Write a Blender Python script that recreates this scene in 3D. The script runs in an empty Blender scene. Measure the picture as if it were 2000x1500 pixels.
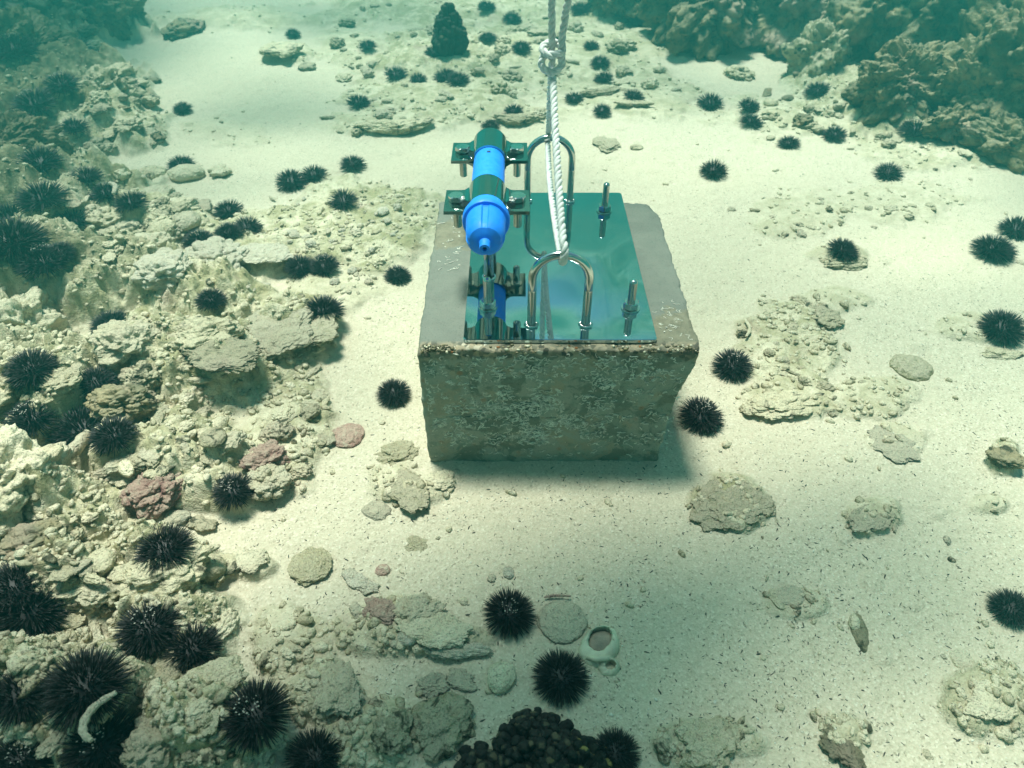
import bpy, bmesh, math, random
import numpy as np
from mathutils import Vector, Matrix
R = math.radians
random.seed(7)
rng = np.random.default_rng(7)
S = bpy.context.scene
COL = S.collection
# ------------------------------------------------------------------ camera, light, exposure
CZ = 0.862; PITCH = R(41.4); FPX = 1409.0
cam = bpy.data.objects.new('camera', bpy.data.cameras.new('camera')); COL.objects.link(cam)
cam.location = (0, 0, CZ); cam.rotation_euler = (math.pi/2 - PITCH, 0, 0)
cam.data.sensor_width = 36; cam.data.lens = 36*FPX/2000
cam.data.clip_start = 0.02; cam.data.clip_end = 400
S.camera = cam
cam.data.dof.use_dof = True; cam.data.dof.focus_distance = 1.12; cam.data.dof.aperture_fstop = 7.0
SUN_EL = R(75); SUN_AZ = R(-34)            # azimuth from +Y towards +X : sun stands behind the block, to the left
SUNV = Vector((math.sin(SUN_AZ)*math.cos(SUN_EL), math.cos(SUN_AZ)*math.cos(SUN_EL), math.sin(SUN_EL)))
W = bpy.data.worlds.new('World'); S.world = W; W.use_nodes = True
wn = W.node_tree.nodes; wl = W.node_tree.links
sky = wn.new('ShaderNodeTexSky'); sky.sky_type = 'NISHITA'; sky.sun_disc = False
sky.sun_elevation = SUN_EL; sky.sun_rotation = SUN_AZ
bg = wn['Background']; bg.inputs['Strength'].default_value = 0.07
wl.new(sky.outputs['Color'], bg.inputs['Color'])
sl = bpy.data.lights.new('sun', 'SUN'); sl.energy = 5.0; sl.angle = R(13); sl.color = (1.0, 0.96, 0.89)
sun = bpy.data.objects.new('sun', sl); COL.objects.link(sun)
sun.rotation_euler = SUNV.to_track_quat('Z', 'Y').to_euler()
S.view_settings.view_transform = 'Standard'; S.view_settings.look = 'None'
S.view_settings.gamma = 1.0; S.view_settings.use_curve_mapping = False
S.view_settings.exposure = 1.30
S.render.engine = 'CYCLES'
S.cycles.max_bounces = 7; S.cycles.transparent_max_bounces = 8; S.cycles.volume_bounces = 0
S.cycles.use_fast_gi = False

# ------------------------------------------------------------------ geometry of the view (points on the seabed)
CP, SP = math.cos(PITCH), math.sin(PITCH)
def ray(px, py):
    a = (px-1000)/FPX; b = (py-750)/FPX
    return np.array([a, CP - b*SP, -SP - b*CP])
def at(px, py, z=0.0):
    d = ray(px, py); t = (z-CZ)/d[2]; return np.array([d[0]*t, d[1]*t, z])
def to_px(x, y, z=0.0):
    dz = CZ - z; zc = np.maximum(y*CP + dz*SP, 0.2)
    return 1000 + FPX*x/zc, 750 + FPX*(dz*CP - y*SP)/zc
def depth(y, z=0.0): return y*CP + (CZ-z)*SP

# ------------------------------------------------------------------ numpy noise
def _h(ix, iy, iz, s):
    h = (ix.astype(np.int64)*374761393 + iy.astype(np.int64)*668265263 + iz.astype(np.int64)*2147483647 + s*974634777) & 0xffffffff
    h = ((h ^ (h >> 13))*1274126177) & 0xffffffff
    h = ((h ^ (h >> 15))*2246822519) & 0xffffffff
    return (h ^ (h >> 16)) & 0xffffffff
def perlin2(x, y, s=0):
    xi = np.floor(x); yi = np.floor(y); xf = x-xi; yf = y-yi
    u = xf*xf*xf*(xf*(xf*6-15)+10); v = yf*yf*yf*(yf*(yf*6-15)+10)
    z0 = np.zeros_like(xi)
    def g(a, b):
        an = _h(xi+a, yi+b, z0, s)*(2*np.pi/4294967296.0)
        return np.cos(an)*(xf-a) + np.sin(an)*(yf-b)
    n00 = g(0,0); n10 = g(1,0); n01 = g(0,1); n11 = g(1,1)
    return 1.5*((n00*(1-u)+n10*u)*(1-v) + (n01*(1-u)+n11*u)*v)
def fbm2(x, y, o=4, s=0, g=.5):
    r = 0; a = 1; f = 1
    for i in range(o):
        r = r + a*perlin2(x*f+17.3*i, y*f-9.1*i, s+i); a *= g; f *= 2.03
    return r
def worley2(x, y, s=0):
    xi = np.floor(x); yi = np.floor(y); f1 = np.full_like(x, 9.0); f2 = np.full_like(x, 9.0); idv = np.zeros_like(x)
    z0 = np.zeros_like(xi)
    for a in (-1, 0, 1):
        for b in (-1, 0, 1):
            h = _h(xi+a, yi+b, z0, s); jx = (h & 0xffff)/65536.0; jy = (h >> 16)/65536.0
            d = np.hypot(xi+a+jx-x, yi+b+jy-y)
            idv = np.where(d < f1, ((h*7919) & 0xffff)/65536.0, idv)
            f2 = np.where(d < f1, f1, np.minimum(f2, d)); f1 = np.minimum(f1, d)
    return f1, f2, idv
def perlin3(p, s=0):
    x, y, z = p[:, 0], p[:, 1], p[:, 2]
    xi = np.floor(x); yi = np.floor(y); zi = np.floor(z); xf = x-xi; yf = y-yi; zf = z-zi
    f = lambda t: t*t*t*(t*(t*6-15)+10)
    u, v, w = f(xf), f(yf), f(zf); r = 0
    for a in (0, 1):
        for b in (0, 1):
            for c in (0, 1):
                h = _h(xi+a, yi+b, zi+c, s); th = (h & 0xffff)*(2*np.pi/65536); cz = ((h >> 16)/32768.0)-1
                sr = np.sqrt(np.maximum(0, 1-cz*cz))
                g = sr*np.cos(th)*(xf-a) + sr*np.sin(th)*(yf-b) + cz*(zf-c)
                r = r + g*(u if a else 1-u)*(v if b else 1-v)*(w if c else 1-w)
    return 1.6*r
def fbm3(p, o=4, s=0, g=.5):
    r = 0; a = 1; f = 1
    for i in range(o):
        r = r + a*perlin3(p*f+11.7*i, s+i); a *= g; f *= 2.03
    return r
def worley3(p, s=0):
    x, y, z = p[:, 0], p[:, 1], p[:, 2]
    xi = np.floor(x); yi = np.floor(y); zi = np.floor(z); f1 = np.full_like(x, 9.0); f2 = np.full_like(x, 9.0)
    for a in (-1, 0, 1):
        for b in (-1, 0, 1):
            for c in (-1, 0, 1):
                h = _h(xi+a, yi+b, zi+c, s)
                d = np.sqrt((xi+a+(h & 1023)/1024-x)**2 + (yi+b+((h >> 10) & 1023)/1024-y)**2 + (zi+c+((h >> 20) & 1023)/1024-z)**2)
                f2 = np.where(d < f1, f1, np.minimum(f2, d)); f1 = np.minimum(f1, d)
    return f1, f2
def sstep(a, b, x):
    t = np.clip((x-a)/(b-a), 0, 1); return t*t*(3-2*t)

# ------------------------------------------------------------------ object helpers
def tag(o, label=None, cat=None, group=None, kind=None):
    if label: o['label'] = label
    if cat: o['category'] = cat
    if group: o['group'] = group
    if kind: o['kind'] = kind
    return o
def empty(name, loc=(0, 0, 0), rot=(0, 0, 0)):
    o = bpy.data.objects.new(name, None); COL.objects.link(o); o.location = loc; o.rotation_euler = rot
    o.empty_display_size = .02; return o
def mesh_np(name, v, faces, smooth=True):
    v = np.asarray(v, dtype=np.float32)
    me = bpy.data.meshes.new(name)
    if isinstance(faces, np.ndarray):
        n, k = faces.shape
        me.vertices.add(len(v)); me.vertices.foreach_set('co', v.ravel())
        me.loops.add(n*k); me.loops.foreach_set('vertex_index', faces.astype(np.int32).ravel())
        me.polygons.add(n); me.polygons.foreach_set('loop_start', np.arange(n, dtype=np.int32)*k)
        me.update(calc_edges=True)
    else:
        me.from_pydata([tuple(map(float, q)) for q in v], [], faces)
    if smooth: me.polygons.foreach_set('use_smooth', np.ones(len(me.polygons), dtype=bool))
    me.validate(); return me
def link(name, me, mat=None, parent=None, loc=None, rot=None, scale=None):
    o = bpy.data.objects.new(name, me); COL.objects.link(o)
    if mat and not me.materials: me.materials.append(mat)
    if parent: o.parent = parent
    if loc is not None: o.location = loc
    if rot is not None: o.rotation_euler = rot
    if scale is not None: o.scale = scale
    return o
class MB:
    def __init__(s): s.v = []; s.f = []; s.n = 0
    def add(s, v, f):
        v = np.asarray(v, dtype=float); s.v.append(v)
        s.f += [tuple(int(i)+s.n for i in q) for q in f]; s.n += len(v)
    def lathe(s, prof, seg=24, M=None, caps=True):
        v = []; f = []; k = len(prof)
        for r, z in prof:
            for i in range(seg):
                a = 2*math.pi*i/seg; v.append((r*math.cos(a), r*math.sin(a), z))
        for j in range(k-1):
            for i in range(seg):
                i2 = (i+1) % seg; f.append((j*seg+i, j*seg+i2, (j+1)*seg+i2, (j+1)*seg+i))
        if caps: f.append(tuple(range(seg))[::-1]); f.append(tuple((k-1)*seg+i for i in range(seg)))
        v = np.array(v)
        if M is not None: v = np.array([(M @ Vector(q))[:] for q in v])
        s.add(v, f)
    def tube(s, path, rad, seg=8, caps=True):
        P = np.asarray(path, dtype=float); n = len(P)
        rad = np.broadcast_to(np.asarray(rad, dtype=float), (n,))
        T = np.gradient(P, axis=0); T /= np.linalg.norm(T, axis=1)[:, None] + 1e-12
        up = np.array([0, 0, 1.0]) if abs(T[0][2]) < .9 else np.array([1.0, 0, 0])
        N = np.cross(T[0], up); N /= np.linalg.norm(N); an = np.arange(seg)*2*math.pi/seg
        v = []
        for i in range(n):
            N = N - T[i]*np.dot(N, T[i]); N /= np.linalg.norm(N)+1e-12; B = np.cross(T[i], N)
            v.append(P[i] + rad[i]*(np.cos(an)[:, None]*N + np.sin(an)[:, None]*B))
        v = np.concatenate(v); f = []
        for j in range(n-1):
            for i in range(seg):
                i2 = (i+1) % seg; f.append((j*seg+i, j*seg+i2, (j+1)*seg+i2, (j+1)*seg+i))
        if caps: f.append(tuple(range(seg))[::-1]); f.append(tuple((n-1)*seg+i for i in range(seg)))
        s.add(v, f)
    def prism(s, poly, z0, z1, bev=0.0, M=None):
        poly = np.asarray(poly, dtype=float); c = poly.mean(0); k = len(poly)
        rings = [(1-bev*1.0, z0), (1, z0+bev*.02), (1, z1-bev*.02), (1-bev, z1)] if bev else [(1, z0), (1, z1)]
        v = []; f = []
        for sc, z in rings:
            for p in poly: q = c+(p-c)*sc; v.append((q[0], q[1], z))
        m = len(rings)
        for j in range(m-1):
            for i in range(k): i2 = (i+1) % k; f.append((j*k+i, j*k+i2, (j+1)*k+i2, (j+1)*k+i))
        f.append(tuple(range(k))[::-1]); f.append(tuple((m-1)*k+i for i in range(k)))
        if M is not None: v = [(M @ Vector(q))[:] for q in v]
        s.add(v, f)
    def build(s, name, mat, parent=None, smooth=True, auto=None, loc=None, rot=None):
        me = bpy.data.meshes.new(name)
        me.from_pydata([tuple(q) for q in np.concatenate(s.v).tolist()], [], s.f)
        bm = bmesh.new(); bm.from_mesh(me); bmesh.ops.recalc_face_normals(bm, faces=bm.faces)
        if auto:
            for e in bm.edges: e.smooth = not (len(e.link_faces) == 2 and e.calc_face_angle(0) > auto)
        bm.to_mesh(me); bm.free()
        if smooth: me.polygons.foreach_set('use_smooth', np.ones(len(me.polygons), dtype=bool))
        return link(name, me, mat, parent, loc, rot)

# ------------------------------------------------------------------ materials
def mat(name):
    m = bpy.data.materials.new(name); m.use_nodes = True
    return m, m.node_tree.nodes, m.node_tree.links, m.node_tree.nodes['Principled BSDF']
def nd(n, t, **k):
    x = n.new(t)
    for a, b in k.items():
        if a in x.inputs: x.inputs[a].default_value = b
        else: setattr(x, a, b)
    return x
def ramp(n, pts):
    r = n.new('ShaderNodeValToRGB'); e = r.color_ramp.elements
    while len(e) > 1: e.remove(e[-1])
    e[0].position = pts[0][0]; c = pts[0][1]; e[0].color = (*c, 1) if len(c) == 3 else c
    for p, c in pts[1:]:
        q = e.new(p); q.color = (*c, 1)
    return r
def g3(v): return (v, v, v)
def noise(n, l, co, scale, detail=4, rough=.55, dist=0.0):
    x = nd(n, 'ShaderNodeTexNoise', Scale=scale, Detail=detail, Roughness=rough, Distortion=dist); l.new(co, x.inputs['Vector']); return x.outputs['Fac']
def mix(n, l, fac, a, b, mode='MIX'):
    x = n.new('ShaderNodeMix'); x.data_type = 'RGBA'; x.blend_type = mode
    for s, v in ((0, fac), (6, a), (7, b)):
        if hasattr(v, 'is_linked') or hasattr(v, 'links'): l.new(v, x.inputs[s])
        elif s == 0: x.inputs[0].default_value = v
        else: x.inputs[s].default_value = (*v, 1)
    return x.outputs[2]
def maprange(n, l, v, a, b, c=0.0, d=1.0):
    x = nd(n, 'ShaderNodeMapRange'); x.inputs[1].default_value = a; x.inputs[2].default_value = b
    x.inputs[3].default_value = c; x.inputs[4].default_value = d; l.new(v, x.inputs[0]); return x.outputs[0]
def bump(n, l, h, strength, dist, prev=None):
    x = nd(n, 'ShaderNodeBump', Strength=strength, Distance=dist); l.new(h, x.inputs['Height'])
    if prev is not None: l.new(prev, x.inputs['Normal'])
    return x.outputs['Normal']

def rock_material(name, c1, c2, c3, pink=0.25, scale=22.0, vary=.25, spk=.6, dust=.6):
    m, n, l, p = mat(name)
    geo = n.new('ShaderNodeNewGeometry'); oi = n.new('ShaderNodeObjectInfo'); co = geo.outputs['Position']
    a = noise(n, l, co, scale, 5, .6, .6); b = noise(n, l, co, scale*3.4, 4, .6); c = noise(n, l, co, scale*.4, 3, .5, .5)
    fine = noise(n, l, co, scale*18, 3, .7)
    col = mix(n, l, maprange(n, l, a, .38, .62), c1, c2)
    col = mix(n, l, maprange(n, l, b, .55, .72), col, c3)
    pk = maprange(n, l, c, .56, .66, 0, pink)
    col = mix(n, l, pk, col, (.34, .24, .20))
    sx = n.new('ShaderNodeSeparateXYZ'); l.new(geo.outputs['Normal'], sx.inputs[0])
    dn = n.new('ShaderNodeMath'); dn.operation = 'MULTIPLY_ADD'; l.new(b, dn.inputs[0]); dn.inputs[1].default_value = 1.3; l.new(sx.outputs[2], dn.inputs[2])
    col = mix(n, l, maprange(n, l, dn.outputs[0], 1.05, 1.65, 0, dust), col, (.54, .48, .35))
    v = maprange(n, l, oi.outputs['Random'], 0, 1, 1-vary, 1+vary)
    hs = nd(n, 'ShaderNodeHueSaturation'); l.new(v, hs.inputs['Value']); l.new(col, hs.inputs['Color'])
    sp = maprange(n, l, fine, .32, .46, 1-spk, 1)
    cb = n.new('ShaderNodeCombineColor')
    for i in range(3): l.new(sp, cb.inputs[i])
    col = mix(n, l, 1.0, hs.outputs[0], cb.outputs[0], 'MULTIPLY')
    if 'dark' in name or 'turf' in name:
        pit = noise(n, l, co, 34, 4, .6, 1.0); col = mix(n, l, maprange(n, l, pit, .56, .64, 0, .85), col, (.02, .024, .014))
    l.new(col, p.inputs['Base Color']); p.inputs['Roughness'].default_value = .9; p.inputs['Specular IOR Level'].default_value = .15
    vor = nd(n, 'ShaderNodeTexVoronoi', Scale=scale*7.0); l.new(co, vor.inputs['Vector'])
    nb = bump(n, l, vor.outputs['Distance'], .5, .003)
    nb = bump(n, l, b, 1.0, .008, nb); nb = bump(n, l, fine, .9, .002, nb)
    l.new(nb, p.inputs['Normal']); return m

M_pale = rock_material('pale_coral_rubble', (.50, .44, .29), (.66, .60, .44), (.36, .32, .19), .3)
M_rock = rock_material('turf_covered_rock', (.33, .29, .17), (.50, .44, .29), (.20, .19, .10), .45)
M_dark = rock_material('dark_reef_rock', (.085, .085, .045), (.24, .19, .10), (.03, .035, .02), .5, 14, dust=.25)
M_olive = rock_material('olive_algae_rock', (.20, .19, .09), (.33, .30, .16), (.40, .36, .22), .1, 30, dust=.85)
M_grey = rock_material('grey_cobble', (.26, .26, .20), (.34, .33, .26), (.20, .20, .15), .05, 30, .1, .25, dust=.9)
M_pink = rock_material('pink_algae_rock', (.34, .17, .15), (.42, .27, .22), (.50, .45, .34), .6, 30, dust=.35)
M_yellow = rock_material('yellow_coral_crust', (.46, .41, .23), (.58, .53, .34), (.34, .30, .16), .0, 40, .1)
M_white = rock_material('bleached_coral', (.62, .57, .44), (.72, .68, .56), (.50, .46, .32), .05, 40, .1, .25)

def plain(name, c, rough=.5, metal=0.0, bumpiness=0.0, bscale=300, var=0.0):
    m, n, l, p = mat(name)
    p.inputs['Base Color'].default_value = (*c, 1); p.inputs['Roughness'].default_value = rough; p.inputs['Metallic'].default_value = metal
    co = n.new('ShaderNodeNewGeometry').outputs['Position']
    f = noise(n, l, co, bscale, 4, .6)
    if bumpiness: l.new(bump(n, l, f, bumpiness, .001), p.inputs['Normal'])
    if var:
        g = noise(n, l, co, bscale*.12, 4, .6)
        l.new(mix(n, l, maprange(n, l, g, .35, .65), tuple(x*(1-var) for x in c), tuple(min(1, x*(1+var)) for x in c)), p.inputs['Base Color'])
        l.new(maprange(n, l, g, .3, .7, rough*.7, rough*1.4), p.inputs['Roughness'])
    return m
M_urchin = plain('black_urchin_spine', (.007, .0065, .0065), .55)
M_test = plain('black_urchin_test', (.008, .007, .008), .6)
M_dot = plain('pale_urchin_speck', (.42, .40, .34), .7)
M_steel = plain('stainless_steel', (.62, .62, .60), .13, 1.0, .06, 120, .12)
M_steelp = plain('polished_steel_plate', (.42, .54, .57), .018, 1.0, .004, 14, .05)
M_clamp = plain('polished_clamp_steel', (.34, .38, .37), .08, 1.0, .006, 40, .08)
M_blue = plain('blue_plastic', (.006, .24, .95), .6, 0, .05, 900, .05)
M_bored = plain('dark_bore', (.002, .02, .08), .7)
M_rope = plain('white_polypropylene_rope', (.62, .65, .62), .7, 0, 1.0, 700, .12)
M_worm = plain('worm_tube_lime', (.64, .66, .56), .7, 0, .3, 900, .25)
M_shell = plain('worn_white_shell', (.58, .55, .40), .55, 0, .4, 220, .2)
M_shellin = plain('shell_fill_sand', (.34, .26, .20), .9, 0, .8, 500, .3)
M_speck = plain('dark_sand_grain', (.035, .035, .03), .7)
M_chip = plain('pale_shell_chip', (.62, .60, .50), .7)

# sand / seabed
def seabed_material():
    m, n, l, p = mat('seabed_sand')
    co = n.new('ShaderNodeNewGeometry').outputs['Position']
    at_ = n.new('ShaderNodeAttribute'); at_.attribute_name = 'reef'; reef = at_.outputs['Fac']
    gr = nd(n, 'ShaderNodeTexVoronoi', Scale=380.0); l.new(co, gr.inputs['Vector'])
    gcol = ramp(n, [(0, (.10, .09, .065)), (.07, (.28, .24, .17)), (.18, (.46, .41, .30)), (.75, (.56, .50, .38)), (1, (.68, .63, .50))])
    l.new(gr.outputs['Color'], gcol.inputs[0])
    big = noise(n, l, co, 3.0, 4, .6); med = noise(n, l, co, 24, 4, .65)
    sand = mix(n, l, maprange(n, l, big, .35, .65, 0, .35), gcol.outputs[0], (.54, .47, .34))
    sand = mix(n, l, maprange(n, l, med, .55, .75, 0, .25), sand, (.40, .38, .27))
    a = noise(n, l, co, 16, 6, .62, .8); b = noise(n, l, co, 60, 5, .65); c = noise(n, l, co, 7, 4, .6, .5); f = noise(n, l, co, 330, 3, .7)
    rk = mix(n, l, maprange(n, l, a, .40, .60), (.36, .33, .19), (.63, .57, .41))
    rk = mix(n, l, maprange(n, l, b, .52, .70, 0, .75), rk, (.25, .235, .12))
    rk = mix(n, l, maprange(n, l, c, .60, .70, 0, .4), rk, (.36, .22, .19))
    rk = mix(n, l, maprange(n, l, f, .34, .46, .55, 0), rk, (.12, .11, .07))
    ds = n.new('ShaderNodeAttribute'); ds.attribute_name = 'dark_turf'
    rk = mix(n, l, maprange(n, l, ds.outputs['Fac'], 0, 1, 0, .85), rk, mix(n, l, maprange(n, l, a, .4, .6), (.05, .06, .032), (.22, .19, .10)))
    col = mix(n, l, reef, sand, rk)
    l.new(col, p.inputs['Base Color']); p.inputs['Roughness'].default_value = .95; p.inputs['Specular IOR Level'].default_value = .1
    nb = bump(n, l, gr.outputs['Distance'], .5, .0016)
    nb = bump(n, l, noise(n, l, co, 170, 3, .6), .3, .0018, nb)
    bb = n.new('ShaderNodeMath'); bb.operation = 'MULTIPLY'; l.new(b, bb.inputs[0]); l.new(reef, bb.inputs[1])
    nb = bump(n, l, bb.outputs[0], .9, .010, nb)
    l.new(nb, p.inputs['Normal']); return m
M_sand = seabed_material()

# ------------------------------------------------------------------ seabed height: reef patches given as soft ellipses
#  px, py, rx, ry, strength, height in metres
PATCH = [
 (40,40,230,120,1,.16),(70,200,240,110,1,.12),(190,250,170,70,.9,.07),(60,400,260,100,1,.10),(250,430,190,60,.9,.05),
 (100,560,330,110,1,.09),(400,600,200,90,1,.06),(560,640,110,75,1,.045),(340,720,270,110,1,.06),(570,830,110,130,.8,.02),
 (110,800,260,140,1,.08),(300,900,260,90,.9,.05),(80,1010,210,100,1,.07),(380,960,130,50,.8,.03),(320,1110,140,80,1,.06),
 (160,1160,200,100,1,.06),(340,1230,170,100,1,.055),(120,1370,280,170,1,.07),(400,1430,190,120,1,.05),(630,1360,90,70,.6,.02),
 (690,440,200,95,1,.016),(560,470,150,70,.8,.02),(470,500,170,70,.9,.03),(640,560,120,60,.5,.012),(480,1110,60,30,.5,.01),
 (760,1230,110,60,.6,.012),(860,1250,110,40,.5,.01),(720,1430,130,80,.7,.018),(560,1250,90,90,.5,.01),(440,260,100,30,.25,.01),
 (1000,20,400,50,.8,.03),(860,190,210,60,.8,.022),(1080,110,260,90,.7,.025),(880,110,170,70,.9,.04),(1250,190,150,50,.6,.018),
 (690,100,90,50,.5,.02),(760,240,150,26,.6,.02),(1000,225,120,22,.5,.015),(480,40,220,22,.5,.03),(560,105,60,22,.8,.025),
 (1480,-40,400,90,1,.10),(1820,-10,320,150,1,.16),(2000,130,200,110,1,.12),(1640,180,130,70,.9,.05),(1800,230,200,60,.9,.06),
 (1600,230,230,55,.6,.014),(1830,290,190,40,.6,.012),(1560,420,110,50,.45,.008),(1750,390,160,45,.35,.007),(1640,500,70,22,.5,.01),
 (1550,680,130,100,.8,.010),(1700,775,95,45,.6,.009),(1530,780,90,45,.7,.005),(1630,590,90,30,.5,.008),(1425,985,90,60,1,.006),
 (1900,640,80,25,.5,.008),(1960,895,42,38,.9,.014),(1930,985,50,30,.5,.008),(1700,1010,60,38,.5,.007),(1760,860,70,40,.35,.006),
 (1940,1360,110,90,.7,.016),(1370,1455,130,50,.6,.010),(1560,1180,60,30,.4,.005),(1650,1440,60,60,.5,.01),(800,940,90,50,.6,.012)]
PA = np.array(PATCH, dtype=float)
def fields(x, y):
    x = np.asarray(x, float); y = np.asarray(y, float)
    px, py = to_px(x, np.maximum(y, .12))
    w = .9
    nx = fbm2(x*5, y*5, 4, 3); ny = fbm2(x*18, y*18, 3, 8)
    edge = .28*nx + .16*ny
    reef = np.zeros_like(x); hh = np.zeros_like(x)
    if x.size < 50:
        A = PA.T[:, :, None]; d = np.sqrt(((px[None]-A[0])/A[2])**2 + ((py[None]-A[1])/A[3])**2) + edge[None]
        reef = (A[4]*(1-sstep(.70, 1.02, d))).max(0); hh = (A[5]*(1-sstep(.15, 1.1, d))).max(0)
    else:
        for (a, b, rx, ry, s, h) in PA:
            d = np.sqrt(((px-a)/rx)**2 + ((py-b)/ry)**2) + edge
            k = 1 - sstep(.70, 1.02, d); reef = np.maximum(reef, s*k)
            hh = np.maximum(hh, h*(1 - sstep(.15, 1.1, d)))
    far = sstep(4.3, 5.5, y); side = sstep(2.2, 3.2, np.abs(x)-.35*y)
    reef = np.maximum(reef, np.maximum(far, side)*.9); hh = np.maximum(hh, side*.08)
    keep = sstep(.0, .05, np.maximum(np.maximum(x-.275, -.14-x), np.maximum(y-1.24, .775-y)))
    return reef*keep, hh*keep
def height(x, y, detail=True):
    x = np.asarray(x, float); y = np.asarray(y, float)
    reef, hh = fields(x, y)
    z = .006*fbm2(x*2.2, y*2.2, 3, 21)*sstep(.0, .12, np.abs(x-.065)-.2+np.maximum(0, y-1.24)+np.maximum(0, .78-y)) + hh
    z = z - .9*sstep(4.6, 9.0, y) * (1 + 0*x)
    if detail:
        wx = x + .02*fbm2(x*14, y*14, 2, 5); wy = y + .02*fbm2(x*14+40, y*14, 2, 6)
        f1, f2, c1 = worley2(wx*16, wy*16, 1); lump = np.sqrt(np.clip(1-(f1/.75)**2, 0, 1))*(.35+.65*c1)
        g1, g2, c2 = worley2(wx*40, wy*40, 2); lump2 = np.sqrt(np.clip(1-(g1/.7)**2, 0, 1))*(.3+.7*c2)
        k1, k2, c3 = worley2(wx*80, wy*80, 4); lump3 = np.sqrt(np.clip(1-(k1/.7)**2, 0, 1))*c3
        rid = 1-np.abs(fbm2(wx*9, wy*9, 4, 30)); 
        amp = np.clip(hh/.05, .36, 1.25)
        fine = sstep(3.0, 1.5, y)
        z = z + reef*amp*(.026*lump*(.3+.7*rid) + .013*lump2*(.25+.75*fine) + .0045*lump3*fine + .012*(rid-.6) + .006*fine*fbm2(wx*45, wy*45, 3, 50))
        # sand: faint ripples and pits
        z = z + (1-reef)*(.0022*fbm2(x*16, y*16, 4, 60) + .0010*fbm2(x*70, y*70, 3, 66))
        # scattered half-buried bits in the sand
        q1, q2, c4 = worley2(x*22, y*22, 9); bit = np.sqrt(np.clip(1-(q1/(.12+.25*c4))**2, 0, 1))
        z = z + (1-reef)*.004*bit*(c4 > .94)
    return z
def gp(px, py, dz=0.0):
    z = 0.0
    for i in range(5):
        p = at(px, py, z+dz); z = .35*z + .65*float(height(p[:1], p[1:2])[0])
    return np.array([p[0], p[1], z])
def gh(x, y): return float(height(np.array([x]), np.array([y]))[0])

def build_seabed():
    pys = np.concatenate([np.arange(1640, 300, -2.6), np.arange(300, -85, -2.0)])
    ys = np.array([at(1000, q)[1] for q in pys])
    ys = np.concatenate([np.linspace(-3, ys[0], 24)[:-1], ys, ys[-1] + (np.linspace(0, 1, 45)[1:]**1.6)*16])
    c = np.arange(-1250, 1250.1, 3.0)/FPX
    ext = c[-1] + (np.linspace(0, 1, 26)[1:]**1.7)*5.0
    c = np.concatenate([-ext[::-1], c, ext])
    Wd = np.maximum(ys*CP + CZ*SP, .62)
    X = Wd[:, None]*c[None, :]; Y = np.repeat(ys[:, None], len(c), 1)
    shp = X.shape; Z = height(X.ravel(), Y.ravel())
    reef, hh = fields(X.ravel(), Y.ravel())
    v = np.stack([X.ravel(), Y.ravel(), Z], 1)
    idx = np.arange(shp[0]*shp[1]).reshape(shp)
    f = np.stack([idx[:-1, :-1].ravel(), idx[:-1, 1:].ravel(), idx[1:, 1:].ravel(), idx[1:, :-1].ravel()], 1)
    me = mesh_np('seabed', v, f)
    a = me.attributes.new('reef', 'FLOAT', 'POINT'); a.data.foreach_set('value', reef.astype(np.float32))
    dark_turf = np.maximum(sstep(.05, .11, hh), sstep(4.2, 4.8, v[:, 1]))*1.0  # darker turf rock on the high reef and the far seabed
    a = me.attributes.new('dark_turf', 'FLOAT', 'POINT'); a.data.foreach_set('value', dark_turf.astype(np.float32))
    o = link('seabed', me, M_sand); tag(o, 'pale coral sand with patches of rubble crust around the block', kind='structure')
build_seabed()

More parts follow.
